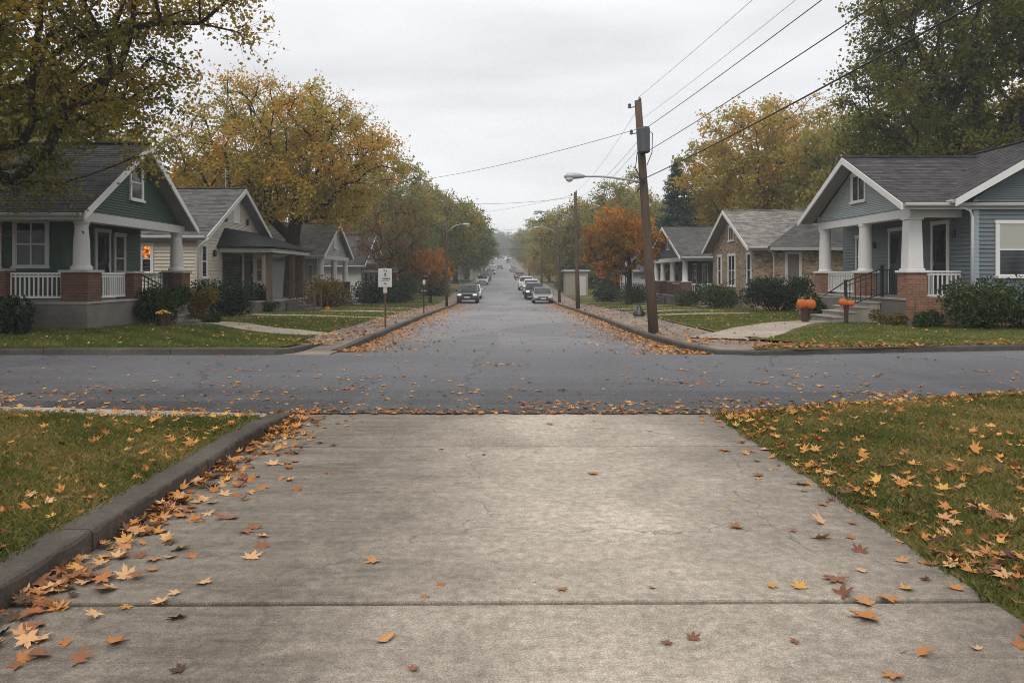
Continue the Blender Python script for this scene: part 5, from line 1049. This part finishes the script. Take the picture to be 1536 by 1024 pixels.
# ---- dark grey porch house
h = thing('house', 'dark grey bungalow with white porch columns and a wide grey roof, third on the right', 'house', (16, 56, -.4), 'bungalows facing the street')
MB().box(13.7, 22, 51.3, 61.2, -.9, .2).build('foundation', MT['brickt'], h); walls(h, s, 13.7, 22, 51.3, 61.2, .2, 2.92, 'darkw', .16)
gable_street(h, s, 11.9, 51.2, 61.4, 56.3, 2.84, 4.95, 'darkw', .16); roof_street(h, s, 11.4, 23, 50.5, 62.1, 56.3, 2.84, 5.16, 'roofm', 'white')
beam(h, s, [(11.75, 12.05, 51.0, 61.4), (12.05, 13.7, 51.0, 51.2)], 2.55, 2.83, 'white'); slab(h, s, 11.6, 13.7, 50.95, 61.5, -.85, .2)
for y in (51.35, 55.2, 58.6, 61.1): pier(h, s, 11.95, y, .32, .15, 1.2, 'brick'); column(h, s, 11.95, y, 1.2, 2.55, .2, .16, 'white', fancy=False)
rail(h, (12.3, 51.2), (13.65, 51.2), .32, 1.05); MB().box(11.85, 12.05, 51.7, 54.9, .2, 1.0).build('porch_wall', MT['brick'], h); MB().box(11.82, 12.08, 51.68, 54.88, 1.0, 1.06).build('cap', MT['white'], h)
window(h, s, 'street', 13.7, 52.2, 53.4, .9, 2.3, 'white', 'pair'); door(h, s, 'street', 13.7, 55.2, 56.1, .25, 2.35, 'darkdoor', 'white'); window(h, s, 'street', 13.7, 58, 59.2, .9, 2.3, 'white', 'pair'); window(h, s, 'south', 51.3, 15, 16, .9, 2.3, 'white', 'hung')
window(h, s, 'street', 11.9, 56.0, 56.6, 3.5, 4.3, 'white', 'hung'); steps(h, s, 10.4, 11.55, 56.2, 57.8, -.6, .2, 3, 'conc'); rail(h, (11.6, 56.2), (10.45, 56.2), .35, 1.15, 'iron', .16, .025, True, -.7)
# ---- beige shed
z0 = float(prof(80))+.12
h = thing('shed', 'small flat-roofed beige shed beside the second wooden pole', 'shed', (7.3, 81, z0)); MB().box(6.15, 8.5, 80, 83, z0-.4, z0+2.55).build('wall', MT['shedw'], h); MB().box(5.95, 8.7, 79.8, 83.2, z0+2.55, z0+2.72).build('roof', MT['offw'], h, bevel=.02)
o = MB().box(7.5, 8.25, 79.96, 80.0, z0+.05, z0+2.05).build('door', MT['offw'], h); MB().box(7.58, 7.62, 79.92, 79.96, z0+1.0, z0+1.1).build('handle', MT['iron'], o)

# ================================================================== porch and garden objects
def pumpkin(label, x, y, z, r, group, squash=.78, seed=0):
    o = thing('pumpkin', label, 'pumpkin', (x, y, z), group); pr = [(.12, .06), (.5, .02), (.82, .16), (.98, .42), (1.0, .72), (.86, 1.06), (.58, 1.28), (.28, 1.28), (.1, 1.2)]
    m = MB(); m.lathe((x, y, z), [(a*r, b*r*squash) for a, b in pr], 60, lob=.22, k=9+seed % 2); m.build('rind', MT['pump'], o, smooth=True)
    MB().tube([(x, y, z+1.15*r*squash), (x+.02, y, z+1.4*r*squash), (x+.09*r+.03, y, z+1.62*r*squash)], [.05, .034, .04], 7).build('stalk', MT['stem'], o, smooth=True); return o
def stand(label, x, y, z, h, r):
    o = thing('pot_stand', label, 'planter', (x, y, z)); m = MB(); m.lathe((x, y, z), [(r*.72, 0), (r*.8, .02), (r, h*.86), (r*1.12, h*.87), (r*1.12, h), (r*.9, h), (r*.85, h-.03)], 18); m.build('pot', MT['terra'], o, smooth=False)
    MB().lathe((x, y, z+h-.05), [(r*.84, 0), (r*.5, .03)], 12).build('soil', MT['soil'], o); return o
gp = 'pumpkins by the blue house steps'
z0 = gz(9.5, 24.4); stand('dark reddish-brown pot under the larger pair of pumpkins by the front path', 9.5, 24.4, z0, .48, .135)
pumpkin('larger orange pumpkin of the pair on the pot by the path, left one', 9.39, 24.4, z0+.46, .165, gp, 1.35); pumpkin('orange pumpkin on the pot by the path, right one, slightly forward', 9.63, 24.33, z0+.45, .185, gp, 1.2, 1)
z0 = gz(10.3, 23.35); stand('slim dark red pot holding the smaller pumpkins beside the stair rail', 10.32, 23.3, z0, .56, .07)
pumpkin('smaller orange pumpkin beside the black stair rail, left one', 10.23, 23.3, z0+.55, .135, gp, 1.25); pumpkin('smaller orange pumpkin beside the black stair rail, right one', 10.43, 23.27, z0+.54, .125, gp, 1.1, 1)
z0 = gz(-9.9, 22.2); stand('brown pot of yellow flowers in front of the green house shrubs', -9.95, 22.2, z0, .36, .2)
g = np.random.default_rng(8); o = thing('flower', 'rounded clump of yellow mums in the brown pot', 'flowers', (-9.95, 22.2, z0+.34)); m = MB()
for i in range(46):
    a = g.uniform(0, 6.28); rr_ = .19*math.sqrt(g.random()); c_ = (-9.95+rr_*math.cos(a), 22.2+rr_*math.sin(a), z0+.38+.09*(1-(rr_/.2)**2)+g.uniform(-.015, .015)); m.lathe(c_, [(.012, -.02), (.036, .0), (.03, .016), (.01, .026)], 7)
m.build('blossom', MT['yel'], o)
m = MB(); m.lathe((-9.95, 22.2, z0+.33), [(.14, 0), (.19, .05), (.15, .09)], 12); m.build('foliage', LEAF['shrub'], o)
m = MB(); m.box(-9.75, -9.2, 22.7, 23.3, gz(-9.4, 23)-.05, gz(-9.4, 23)+.07); m.box(-9.65, -9.25, 22.8, 23.25, gz(-9.4, 23)+.07, gz(-9.4, 23)+.15); o = m.build('stone_step', MT['conc'], None, bevel=.015, loc=(-9.4, 23, gz(-9.4, 23))); props(o, 'flat stacked stone slabs beside the mum pot', 'stone slab')
zb = gz(5.6, 30); m = MB(); m.lathe((5.35, 31.0, zb), [(.2, 0), (.24, .06), (.2, .16), (.1, .3), (.05, .42), (.02, .5)], 9, sx=1.1); o = m.build('rubbish_bag', MT['bag'], None, loc=(5.35, 31, zb)); props(o, 'black tied rubbish bag on the verge left of the tallest pole', 'bag')
pumpkin('small orange pumpkin beside the cream house steps', -8.75, 37.4, gz(-8.7, 37.4), .16, None, .9)

# ================================================================== poles, lamps, wires, signs
def upole(label, x, y, h, lean=(0, 0), r=.13, box=False, lamp=None, group='wooden utility poles'):
    z0 = float(prof(y))+.12; o = thing('utility_pole', label, 'utility pole', (x, y, z0), group); at = lambda z: Vector((x+lean[0]*z/h, y+lean[1]*z/h, z0+z))
    MB().tube([at(-.3), at(h*.3), at(h*.7), at(h)], [r*1.12, r, r*.86, r*.74], 12).build('shaft', MT['pole'], o, smooth=True)
    for z in (h-.15, h-.85): m = MB(); m.lathe(tuple(at(z)+Vector((-r*1.9, -.02, 0))), [(.02, -.06), (.05, -.04), (.035, .0), (.05, .03), (.02, .07)], 8); m.bar(at(z)+Vector((-r*1.9, 0, -.04)), at(z), .025); m.build('insulator', MT['galvd'], o)
    m = MB(); m.lathe(tuple(at(h)+Vector((.05, 0, .0))), [(.02, 0), (.045, .03), (.03, .07), (.01, .1)], 8); m.build('insulator', MT['galvd'], o)
    if box:
        b = MB(); c = at(h-1.08)+Vector((.035, -r-.13, 0)); b.lathe(tuple(c-Vector((0, 0, .36))), [(.12, 0), (.165, .03), (.165, .62), (.15, .68), (.05, .7)], 16); b.build('transformer', MT['galvd'], o)
        b = MB(); b.tube([at(h-.75)+Vector((.1, -.1, 0)), at(h-.9)+Vector((.3, -.15, 0)), at(h-1.4)+Vector((.26, -.12, 0)), at(h-1.75)+Vector((.1, -.1, 0))], .012, 5); b.tube([at(h-1.4)+Vector((-.14, -.15, 0)), at(h-1.8)+Vector((-.2, -.1, 0)), at(h-2.2)+Vector((-.05, -.1, 0))], .012, 5)
        b.tube([at(h-2.05)+Vector((-.2, -.12, 0)), at(h-2.15)+Vector((.02, -.16, 0)), at(h-2.45)+Vector((-.22, -.12, 0))], .02, 5); b.build('cable_loop', MT['wire'], o)
    if lamp:
        zl, L, up, sg = lamp; a = at(zl); pts = [a, a+Vector((sg*L*.3, 0, up*.55)), a+Vector((sg*L*.6, 0, up*.9)), a+Vector((sg*L*.82, 0, up)), a+Vector((sg*L, 0, up*.98))]
        MB().tube(pts, [.034, .032, .03, .028, .028], 8).build('lamp_arm', MT['galv'], o, smooth=True)
        e = pts[-1]; hd = MB(); hd.tube([e+Vector((-sg*.05, 0, 0)), e+Vector((sg*.08, 0, .01)), e+Vector((sg*.2, 0, .015)), e+Vector((sg*.4, 0, .01)), e+Vector((sg*.5, 0, -.02))], [.035, .07, .085, .085, .03], 12); ho = hd.build('lamp_head', MT['galv'], o, smooth=True)
        MB().lathe(tuple(e+Vector((sg*.36, 0, -.15))), [(.02, 0), (.07, .02), (.1, .06), (.11, .1)], 14).build('lens', MT['lens'], ho, smooth=True)
    return o
upole('tallest wooden utility pole with a grey transformer and a curved streetlight arm, right kerb', 3.93, 20.5, 6.22, (-.42, 0), .125, True, (4.02, 1.62, .18, -1))
upole('second wooden pole on the right with a thin streetlight arm', 4.0, 43, 6.55, (-.15, 0), .115, False, (5.0, 1.85, .45, -1))
upole('third pole on the right, farther down beside the parked cars', 4.55, 66, 7.2, (-.2, 0), .12, False, (6.0, 1.6, .5, -1))
upole('fourth pole on the right, far off in the haze', 4.45, 98, 7.0, (0, 0), .13)
upole('slender left streetlight pole rising in front of the green trees', -3.95, 50.5, 5.8, (0, 0), .085, False, (4.85, 1.05, .55, 1))
upole('far left pole in the haze where the street climbs', -4.9, 165, 8, (0, 0), .13)
upole('far right pole in the haze where the street climbs', 4.4, 150, 8, (0, 0), .13)
def wire(label, p, q, sag, r=.012, n=18):
    p = Vector(p); q = Vector(q); pts = [p.lerp(q, i/n)-Vector((0, 0, sag*4*(i/n)*(1-i/n))) for i in range(n+1)]
    o = MB().tube(pts, r*.66, 5).build('power_line', MT['wire'], None, loc=tuple(p)); return props(o, label, 'cable', 'overhead lines')
P1 = lambda z: (3.93-.42*z/6.22, 20.45, z)
wire('thin top wire rising to the upper right from the tip of the tallest pole', P1(6.36), (5.9, -10, 6.6), .25, .006)
wire('faint wire running up right just above the dark upper cable', P1(5.75), (5.3, -10, 5.9), .3, .005)
wire('dark upper cable running up right from beside the transformer', P1(5.45), (5.2, -10, 5.5), .25, .011)
wire('dark middle cable running up right from just below the transformer', P1(4.85), (4.8, -10, 4.9), .25, .012)
wire('thick lowest cable running up right from the streetlight arm', P1(4.2), (4.5, -10, 4.25), .25, .018)
wire('dark cable falling away left from the transformer toward the golden tree', P1(5.55), (-10.5, 50, 7.6), .5, .011)
wire('long sagging cable crossing the street below the streetlight arm', P1(4.25), (3.86, 43, 6.0), .25, .013)
wire('continuation of the sagging cable, from the second pole into the left trees', (3.86, 43, 6.0), (-9.5, 50, 7.0), .55, .013)
for i, (za, zb_, r) in enumerate(((6.1, 6.3, .006), (5.3, 5.9, .008), (5.1, 5.6, .008), (4.6, 5.2, .007))):
    wire(['topmost', 'second', 'third', 'lowest'][i]+' thin line strung between the tallest pole and the second pole', P1(za), (3.9, 43, zb_), .25, r)
for i, (za, zb_) in enumerate(((6.2, 6.1), (5.6, 5.6))): wire(['upper', 'lower'][i]+' line strung between the second and third poles', (3.86, 43, za), (4.4, 66, zb_), .3, .012)
for i, (za, zb_) in enumerate(((6.1, 6.5), (5.6, 6.0))): wire(['upper', 'lower'][i]+' line strung between the third and fourth poles', (4.4, 66, za), (4.45, 98, zb_), .4, .015)
wire('service line from the second pole down to the left streetlight', (3.86, 43, 6.15), (-7.5, 92, 9.0), .4, .012); wire('line crossing the far street from the third pole to the left trees', (4.4, 66, 6.0), (-8, 92, 7.4), .5, .014)
wire('short line dropping from the tallest pole to the dark grey house', P1(4.0), (11.6, 52, 3.0), .3, .012) if False else wire('line dropping from the tallest pole behind the orange maple', P1(4.05), (4.2, 66, 3.9), .9, .012)
for i, y in enumerate((150, 205)): wire(['nearer', 'farther'][i]+' line slung across the far street', (-6, y, float(prof(y))+6.2), (6, y+6, float(prof(y))+6.6), .3, .03)
# sign
z0 = float(prof(23.1))+.12
o = thing('street_sign', 'white rectangular parking sign on a thin post, left pavement', 'sign', (-3.66, 23.1, z0)); MB().bar((-3.66, 23.12, z0-.2), (-3.66, 23.12, 1.86), .045).build('post', MT['porchw'], o)
pl = MB().box(-3.865, -3.455, 23.07, 23.085, 1.28, 1.84).build('sign_plate', MT['sign'], o, bevel=.003)
m = MB()
def blk(x0, x1, z0_, z1_): m.box(-3.865+x0, -3.865+x1, 23.064, 23.069, 1.28+z0_, 1.28+z1_)
blk(.165, .195, .47, .52); blk(.15, .165, .5, .515); blk(.235, .262, .45, .475); blk(.245, .258, .475, .515); blk(.19, .225, .33, .42); blk(.198, .213, .30, .33); blk(.185, .232, .385, .41)
for a, b in ((.13, .17), (.18, .23), (.24, .30), (.31, .36)): blk(a, b, .235, .27)
for a, b in ((.07, .12), (.13, .19), (.2, .25), (.26, .33)): blk(a, b, .185, .2)
blk(.18, .23, .08, .1); blk(.19, .22, .1, .13); blk(.24, .26, .08, .095)
m.build('lettering', MT['ink'], pl); MB().box(-3.715, -3.605, 23.09, 23.13, 1.1, 1.3).build('bracket', MT['offw'], o)
z0 = float(prof(35))+.12
o = thing('lamp_post', 'short black post carrying a small white globe lamp, left kerb', 'lamp post', (-3.78, 35, z0)); MB().bar((-3.78, 35, z0-.1), (-3.78, 35, 1.83), .05).build('post', MT['iron'], o); MB().lathe((-3.7, 34.97, 1.42), [(.02, 0), (.12, .02), (.14, .14), (.09, .2)], 12).build('lamp_cap', MT['iron'], o); MB().lathe((-3.76, 34.9, 1.17), [(.02, 0), (.065, .05), (.07, .14), (.045, .22), (.03, .25)], 12).build('globe', MT['lens'], o, smooth=True); MB().bar((-3.9, 35, .92), (-3.66, 35, .92), .04).build('cross_bar', MT['galv'], o)

# ================================================================== cars
def car_paint(name, c, metal=.3):
    t = NT(name); t.done(c, .3, None, .5, metal); t.b.inputs['Coat Weight'].default_value = .6; t.b.inputs['Coat Roughness'].default_value = .08; return t.m
CP = dict(dark=car_paint('dark_car_paint', (.02, .026, .027)), black=car_paint('black_car_paint', (.012, .012, .014)), white=car_paint('white_car_paint', (.68, .68, .67), 0), silver=car_paint('silver_car_paint', (.22, .235, .26), .5), red=car_paint('red_car_paint', (.28, .03, .025), .1), grey=car_paint('grey_car_paint', (.13, .135, .14), .4), blue=car_paint('blue_car_paint', (.03, .05, .1), .3))
def car(label, x, y, kind, pc, rz=0, lit=False, group='cars parked along the street', simple=False):
    z0 = float(prof(y)); o = thing('parked_car', label, 'car', (x, y, z0), group)
    W, L = {'sedan': (.88, 4.5), 'suv': (.92, 4.6), 'pickup': (.95, 5.2)}[kind]
    low = {'sedan': [(-2.22, .28), (-2.25, .5), (-2.15, .68), (-1.1, .86), (1.55, .92), (2.15, .88), (2.25, .6), (2.2, .28)], 'suv': [(-2.25, .32), (-2.3, .6), (-2.2, .88), (-1.2, 1.02), (2.1, 1.04), (2.25, .95), (2.28, .6), (2.2, .32)], 'pickup': [(-2.5, .38), (-2.55, .7), (-2.45, .98), (-1.3, 1.08), (2.5, 1.08), (2.55, .7), (2.5, .42)]}[kind]
    cab = {'sedan': [(-1.15, .86), (-.35, 1.38), (.15, 1.44), (.85, 1.41), (1.7, .93)], 'suv': [(-1.25, 1.0), (-.55, 1.58), (.0, 1.68), (1.6, 1.66), (2.1, 1.05)], 'pickup': [(-1.3, 1.06), (-.7, 1.66), (-.2, 1.74), (.75, 1.72), (.95, 1.08)]}[kind]
    base = lambda yy, zz, xx: Vector((x+xx, y+yy, z0+zz)); zb = min(p[1] for p in cab); zt = max(p[1] for p in cab)
    wid = lambda z: W*(.97-.19*max(0, (z-zb)/(zt-zb)))
    m = MB(); n = len(low); st = []
    for xx, sh in ((-W, .0), (-W*.94, 1), (W*.94, 1), (W, 0)):
        cyy, czz = 0, .6; st.append([base(a*(1 if sh else .965), b if sh else czz+(b-czz)*.93, xx) for a, b in low])
    m.add([v for r in st for v in r], [(i*n+k, i*n+(k+1) % n, (i+1)*n+(k+1) % n, (i+1)*n+k) for i in range(3) for k in range(n)]+[tuple(range(n)), tuple(range(3*n, 4*n))])
    k = len(cab); m.add([base(a, b, -wid(b)) for a, b in cab]+[base(a, b, wid(b)) for a, b in cab], [(i, i+1, k+i+1, k+i) for i in range(k-1)]+[tuple(range(k)), tuple(range(k, 2*k))])
    m.build('body', CP[pc], o, bevel=.09, seg=3)
    def pane(name, q): g_ = MB(); g_.poly(*q); return g_.build(name, MT['glass'], o)
    a, b = cab[0], cab[1]; off = Vector((0, -.025, .02)); li = lambda p, q, t: (p[0]+(q[0]-p[0])*t, p[1]+(q[1]-p[1])*t)
    p, q = li(a, b, .08), li(a, b, .95); pane('windscreen', [base(*p, -wid(p[1])+.07)+off, base(*p, wid(p[1])-.07)+off, base(*q, wid(q[1])-.06)+off, base(*q, -wid(q[1])+.06)+off])
    a, b = cab[-1], cab[-2]; off = Vector((0, .025, .02)); p, q = li(a, b, .12), li(a, b, .92); pane('rear_window', [base(*p, -wid(p[1])+.07)+off, base(*p, wid(p[1])-.07)+off, base(*q, wid(q[1])-.06)+off, base(*q, -wid(q[1])+.06)+off])
    for sg in (-1, 1):
        q4 = [(li(cab[0], cab[1], .12), .22), (li(cab[-1], cab[-2], .12), -.22), (li(cab[-1], cab[-2], .86), -.12), (li(cab[0], cab[1], .86), .12)]
        pane('side_window', [base(pt[0]+dy, pt[1], sg*(wid(pt[1])+.012)) for pt, dy in q4])
        mi = MB(); mi.box(x+sg*(W+.0), x+sg*(W+.17), y+cab[0][0]+.28, y+cab[0][0]+.38, z0+zb+.06, z0+zb+.2); mi.build('wing_mirror', CP[pc], o, bevel=.02)
        hl = MB(); fy = low[2][0]; fz = low[2][1]; hl.box(x+sg*W*.55, x+sg*W*.93, y+low[1][0]-.02, y+fy+.12, z0+fz-.17, z0+fz-.03); hl.build('headlight', MT['hl'] if lit else MT['lens'], o, bevel=.03)
        for wy in (low[0][0]+.78, low[-1][0]-.8):
            r = .33 if kind == 'sedan' else .37; tw = MB(); cx = x+sg*(W-.11)
            tw.add([(cx+sg*dx, y+wy+rr2*math.cos(t), z0+r+rr2*math.sin(t)) for dx, rr2 in ((-.1, r*.9), (-.08, r), (.1, r), (.13, r*.9), (.12, r*.62)) for t in [2*math.pi*j/20 for j in range(20)]], [(i*20+j, i*20+(j+1) % 20, (i+1)*20+(j+1) % 20, (i+1)*20+j) for i in range(4) for j in range(20)]+[tuple(range(20)), tuple(range(80, 100))])
            wo = tw.build('wheel', MT['tyre'], o, smooth=False)
            if not simple: rm = MB(); rm.add([(cx+sg*.135, y+wy+r*.6*math.cos(t), z0+r+r*.6*math.sin(t)) for t in [2*math.pi*j/16 for j in range(16)]], [tuple(range(16))]); rm.build('rim', MT['rim'], wo)
    g_ = MB(); g_.box(x-W*.5, x+W*.5, y+low[1][0]-.025, y+low[1][0]+.1, z0+low[2][1]-.2, z0+low[2][1]-.05); g_.box(x-W*.8, x+W*.8, y+low[1][0]-.012, y+low[1][0]+.1, z0+low[0][1]+.02, z0+low[0][1]+.16); g_.build('grille', MT['iron'], o)
    MB().box(x-.24, x+.24, y+low[1][0]-.04, y+low[1][0]-.03, z0+low[1][1]-.09, z0+low[1][1]+.03).build('number_plate', MT['plate'], o)
    if rz: 
        o.rotation_euler.z = rz
    return o
car('dark green-black crossover with bright headlights parked on the left', -3.5, 70, 'suv', 'dark', 0, True); car('white sedan parked just behind the dark crossover on the left', -3.45, 78, 'sedan', 'white')
car('white car parked farther along the left kerb, by the red-edged house', -3.75, 119, 'sedan', 'white'); car('dark blue car parked behind the far white one on the left', -3.9, 137, 'suv', 'blue', simple=True); car('dark car parked at the left kerb where the street starts to rise', -4.0, 152, 'suv', 'black', simple=True)
car('black car far up the left side, tilted toward the road', -3.9, 190, 'sedan', 'black', .15, True, simple=True); car('pale car far up the left side in the haze', -4.9, 262, 'suv', 'white', simple=True)
car('silver-blue sedan nearest on the right side', 3.2, 69.3, 'sedan', 'silver'); car('black crossover parked behind the silver sedan', 2.75, 77.5, 'suv', 'black', 0, True); car('white sedan with only its roof showing behind the black crossover', 2.75, 86, 'suv', 'white')
car('white pickup with a dark windscreen, right side, past the black crossover', 2.45, 97, 'pickup', 'white'); car('red car parked farther up the right side', 2.6, 150, 'suv', 'red', simple=True); car('grey car behind the far red one on the right', 2.5, 166, 'suv', 'grey', simple=True)
car('grey car far up the right kerb', 1.9, 215, 'sedan', 'grey', simple=True); car('white car just beyond the far grey one on the right', 1.7, 232, 'sedan', 'white', simple=True); car('dark car driving in the middle of the far street', -2.1, 238, 'sedan', 'black', group='cars moving far up the street', simple=True)
car('dark car far up the right side of the climbing street', .6, 330, 'suv', 'black', simple=True)
for i, (x, c_, lb) in enumerate(((-8, 'white', 'leftmost white car crossing at the top of the street'), (-3.2, 'grey', 'grey car crossing at the top of the street'), (1.8, 'white', 'right-hand white car crossing at the top of the street'))): car(lb, x, 424+i*.5, 'suv', c_, math.pi/2, group='cars crossing at the top of the street', simple=True)
# ================================================================== air, camera and light
hz = MB().box(-420, 420, -45, 880, -2.2, 36).build('haze', MT['wire'], None, loc=(0, 0, 0)); props(hz, kind='stuff')
hm = bpy.data.materials.new('haze_air'); hm.use_nodes = True; hm.node_tree.nodes.clear()
ho_ = hm.node_tree.nodes.new('ShaderNodeOutputMaterial'); hv = hm.node_tree.nodes.new('ShaderNodeVolumePrincipled'); hm.node_tree.links.new(hv.outputs[0], ho_.inputs['Volume'])
hv.inputs['Color'].default_value = (.86, .91, .97, 1); hv.inputs['Density'].default_value = .0010; hv.inputs['Anisotropy'].default_value = .25
hz.data.materials.clear(); hz.data.materials.append(hm)
EL, AZ = R(52), R(205)     # sun height and compass bearing the light comes from (0 = +Y, clockwise)
w = bpy.data.worlds.new('World'); S.world = w; w.use_nodes = True; nt = w.node_tree; nt.nodes.clear()
N = lambda t_, **k: [x := nt.nodes.new('ShaderNode'+t_), [setattr(x, a, b) for a, b in k.items()]][0]
out = N('OutputWorld'); bg = N('Background'); nt.links.new(bg.outputs[0], out.inputs[0]); bg.inputs[1].default_value = .1
sky = N('TexSky'); sky.sky_type = 'NISHITA'; sky.sun_disc = False; sky.sun_elevation = EL; sky.sun_rotation = AZ
tc = N('TexCoord'); sp = N('SeparateXYZ'); nt.links.new(tc.outputs['Generated'], sp.inputs[0])
mp = N('Mapping'); mp.inputs['Scale'].default_value = (1.2, 1.2, 5.5); nt.links.new(tc.outputs['Generated'], mp.inputs[0])
nz = N('TexNoise'); nz.inputs['Scale'].default_value = 1.5; nz.inputs['Detail'].default_value = 5; nz.inputs['Roughness'].default_value = .5; nz.inputs['Distortion'].default_value = .4; nt.links.new(mp.outputs[0], nz.inputs[0])
rp = N('ValToRGB'); rp.color_ramp.elements[0].position = .36; rp.color_ramp.elements[0].color = (8.0, 8.06, 8.25, 1); rp.color_ramp.elements[1].position = .62; rp.color_ramp.elements[1].color = (10.6, 10.55, 10.6, 1); nt.links.new(nz.outputs[0], rp.inputs[0])
up = N('ValToRGB'); e = up.color_ramp.elements; e[0].position = .0; e[0].color = (1, 1, 1, 1); e[1].position = .9; e[1].color = (1.6, 1.6, 1.6, 1); k_ = e.new(.36); k_.color = (1.04, 1.04, 1.04, 1); nt.links.new(sp.outputs[2], up.inputs[0])
mu = N('MixRGB', blend_type='MULTIPLY'); mu.inputs[0].default_value = 1; nt.links.new(rp.outputs[0], mu.inputs[1]); nt.links.new(up.outputs[0], mu.inputs[2])
mx = N('MixRGB'); mx.inputs[0].default_value = .93; nt.links.new(sky.outputs[0], mx.inputs[1]); nt.links.new(mu.outputs[0], mx.inputs[2]); nt.links.new(mx.outputs[0], bg.inputs[0])
sl = bpy.data.lights.new('sun', 'SUN'); sl.energy = 1.5; sl.angle = R(25); sl.color = (1, .92, .80); so = bpy.data.objects.new('sun', sl); COL.objects.link(so)
d = Vector((math.sin(AZ)*math.cos(EL), math.cos(AZ)*math.cos(EL), math.sin(EL))); so.rotation_euler = d.to_track_quat('Z', 'Y').to_euler(); so.location = (0, -10, 30)
cd = bpy.data.cameras.new('camera'); co = bpy.data.objects.new('camera', cd); COL.objects.link(co); S.camera = co
co.location = (0, 0, H); co.rotation_euler = (R(90), 0, 0); cd.sensor_width = 36; cd.lens = 36*F/1536; cd.shift_x = (768-CX)/1536; cd.shift_y = -(512-CY)/1536; cd.clip_end = 3000; cd.clip_start = .1
S.view_settings.view_transform = 'Standard'; S.view_settings.look = 'None'; S.view_settings.gamma = 1; S.view_settings.exposure = 0
c_ = S.cycles; c_.use_denoising = True; c_.filter_width = 1.0; c_.denoising_prefilter = 'NONE'; c_.denoising_input_passes = 'RGB_ALBEDO_NORMAL'; c_.max_bounces = 6; c_.diffuse_bounces = 3; c_.glossy_bounces = 2; c_.transmission_bounces = 4; c_.volume_bounces = 1; c_.transparent_max_bounces = 4; c_.sample_clamp_indirect = 4
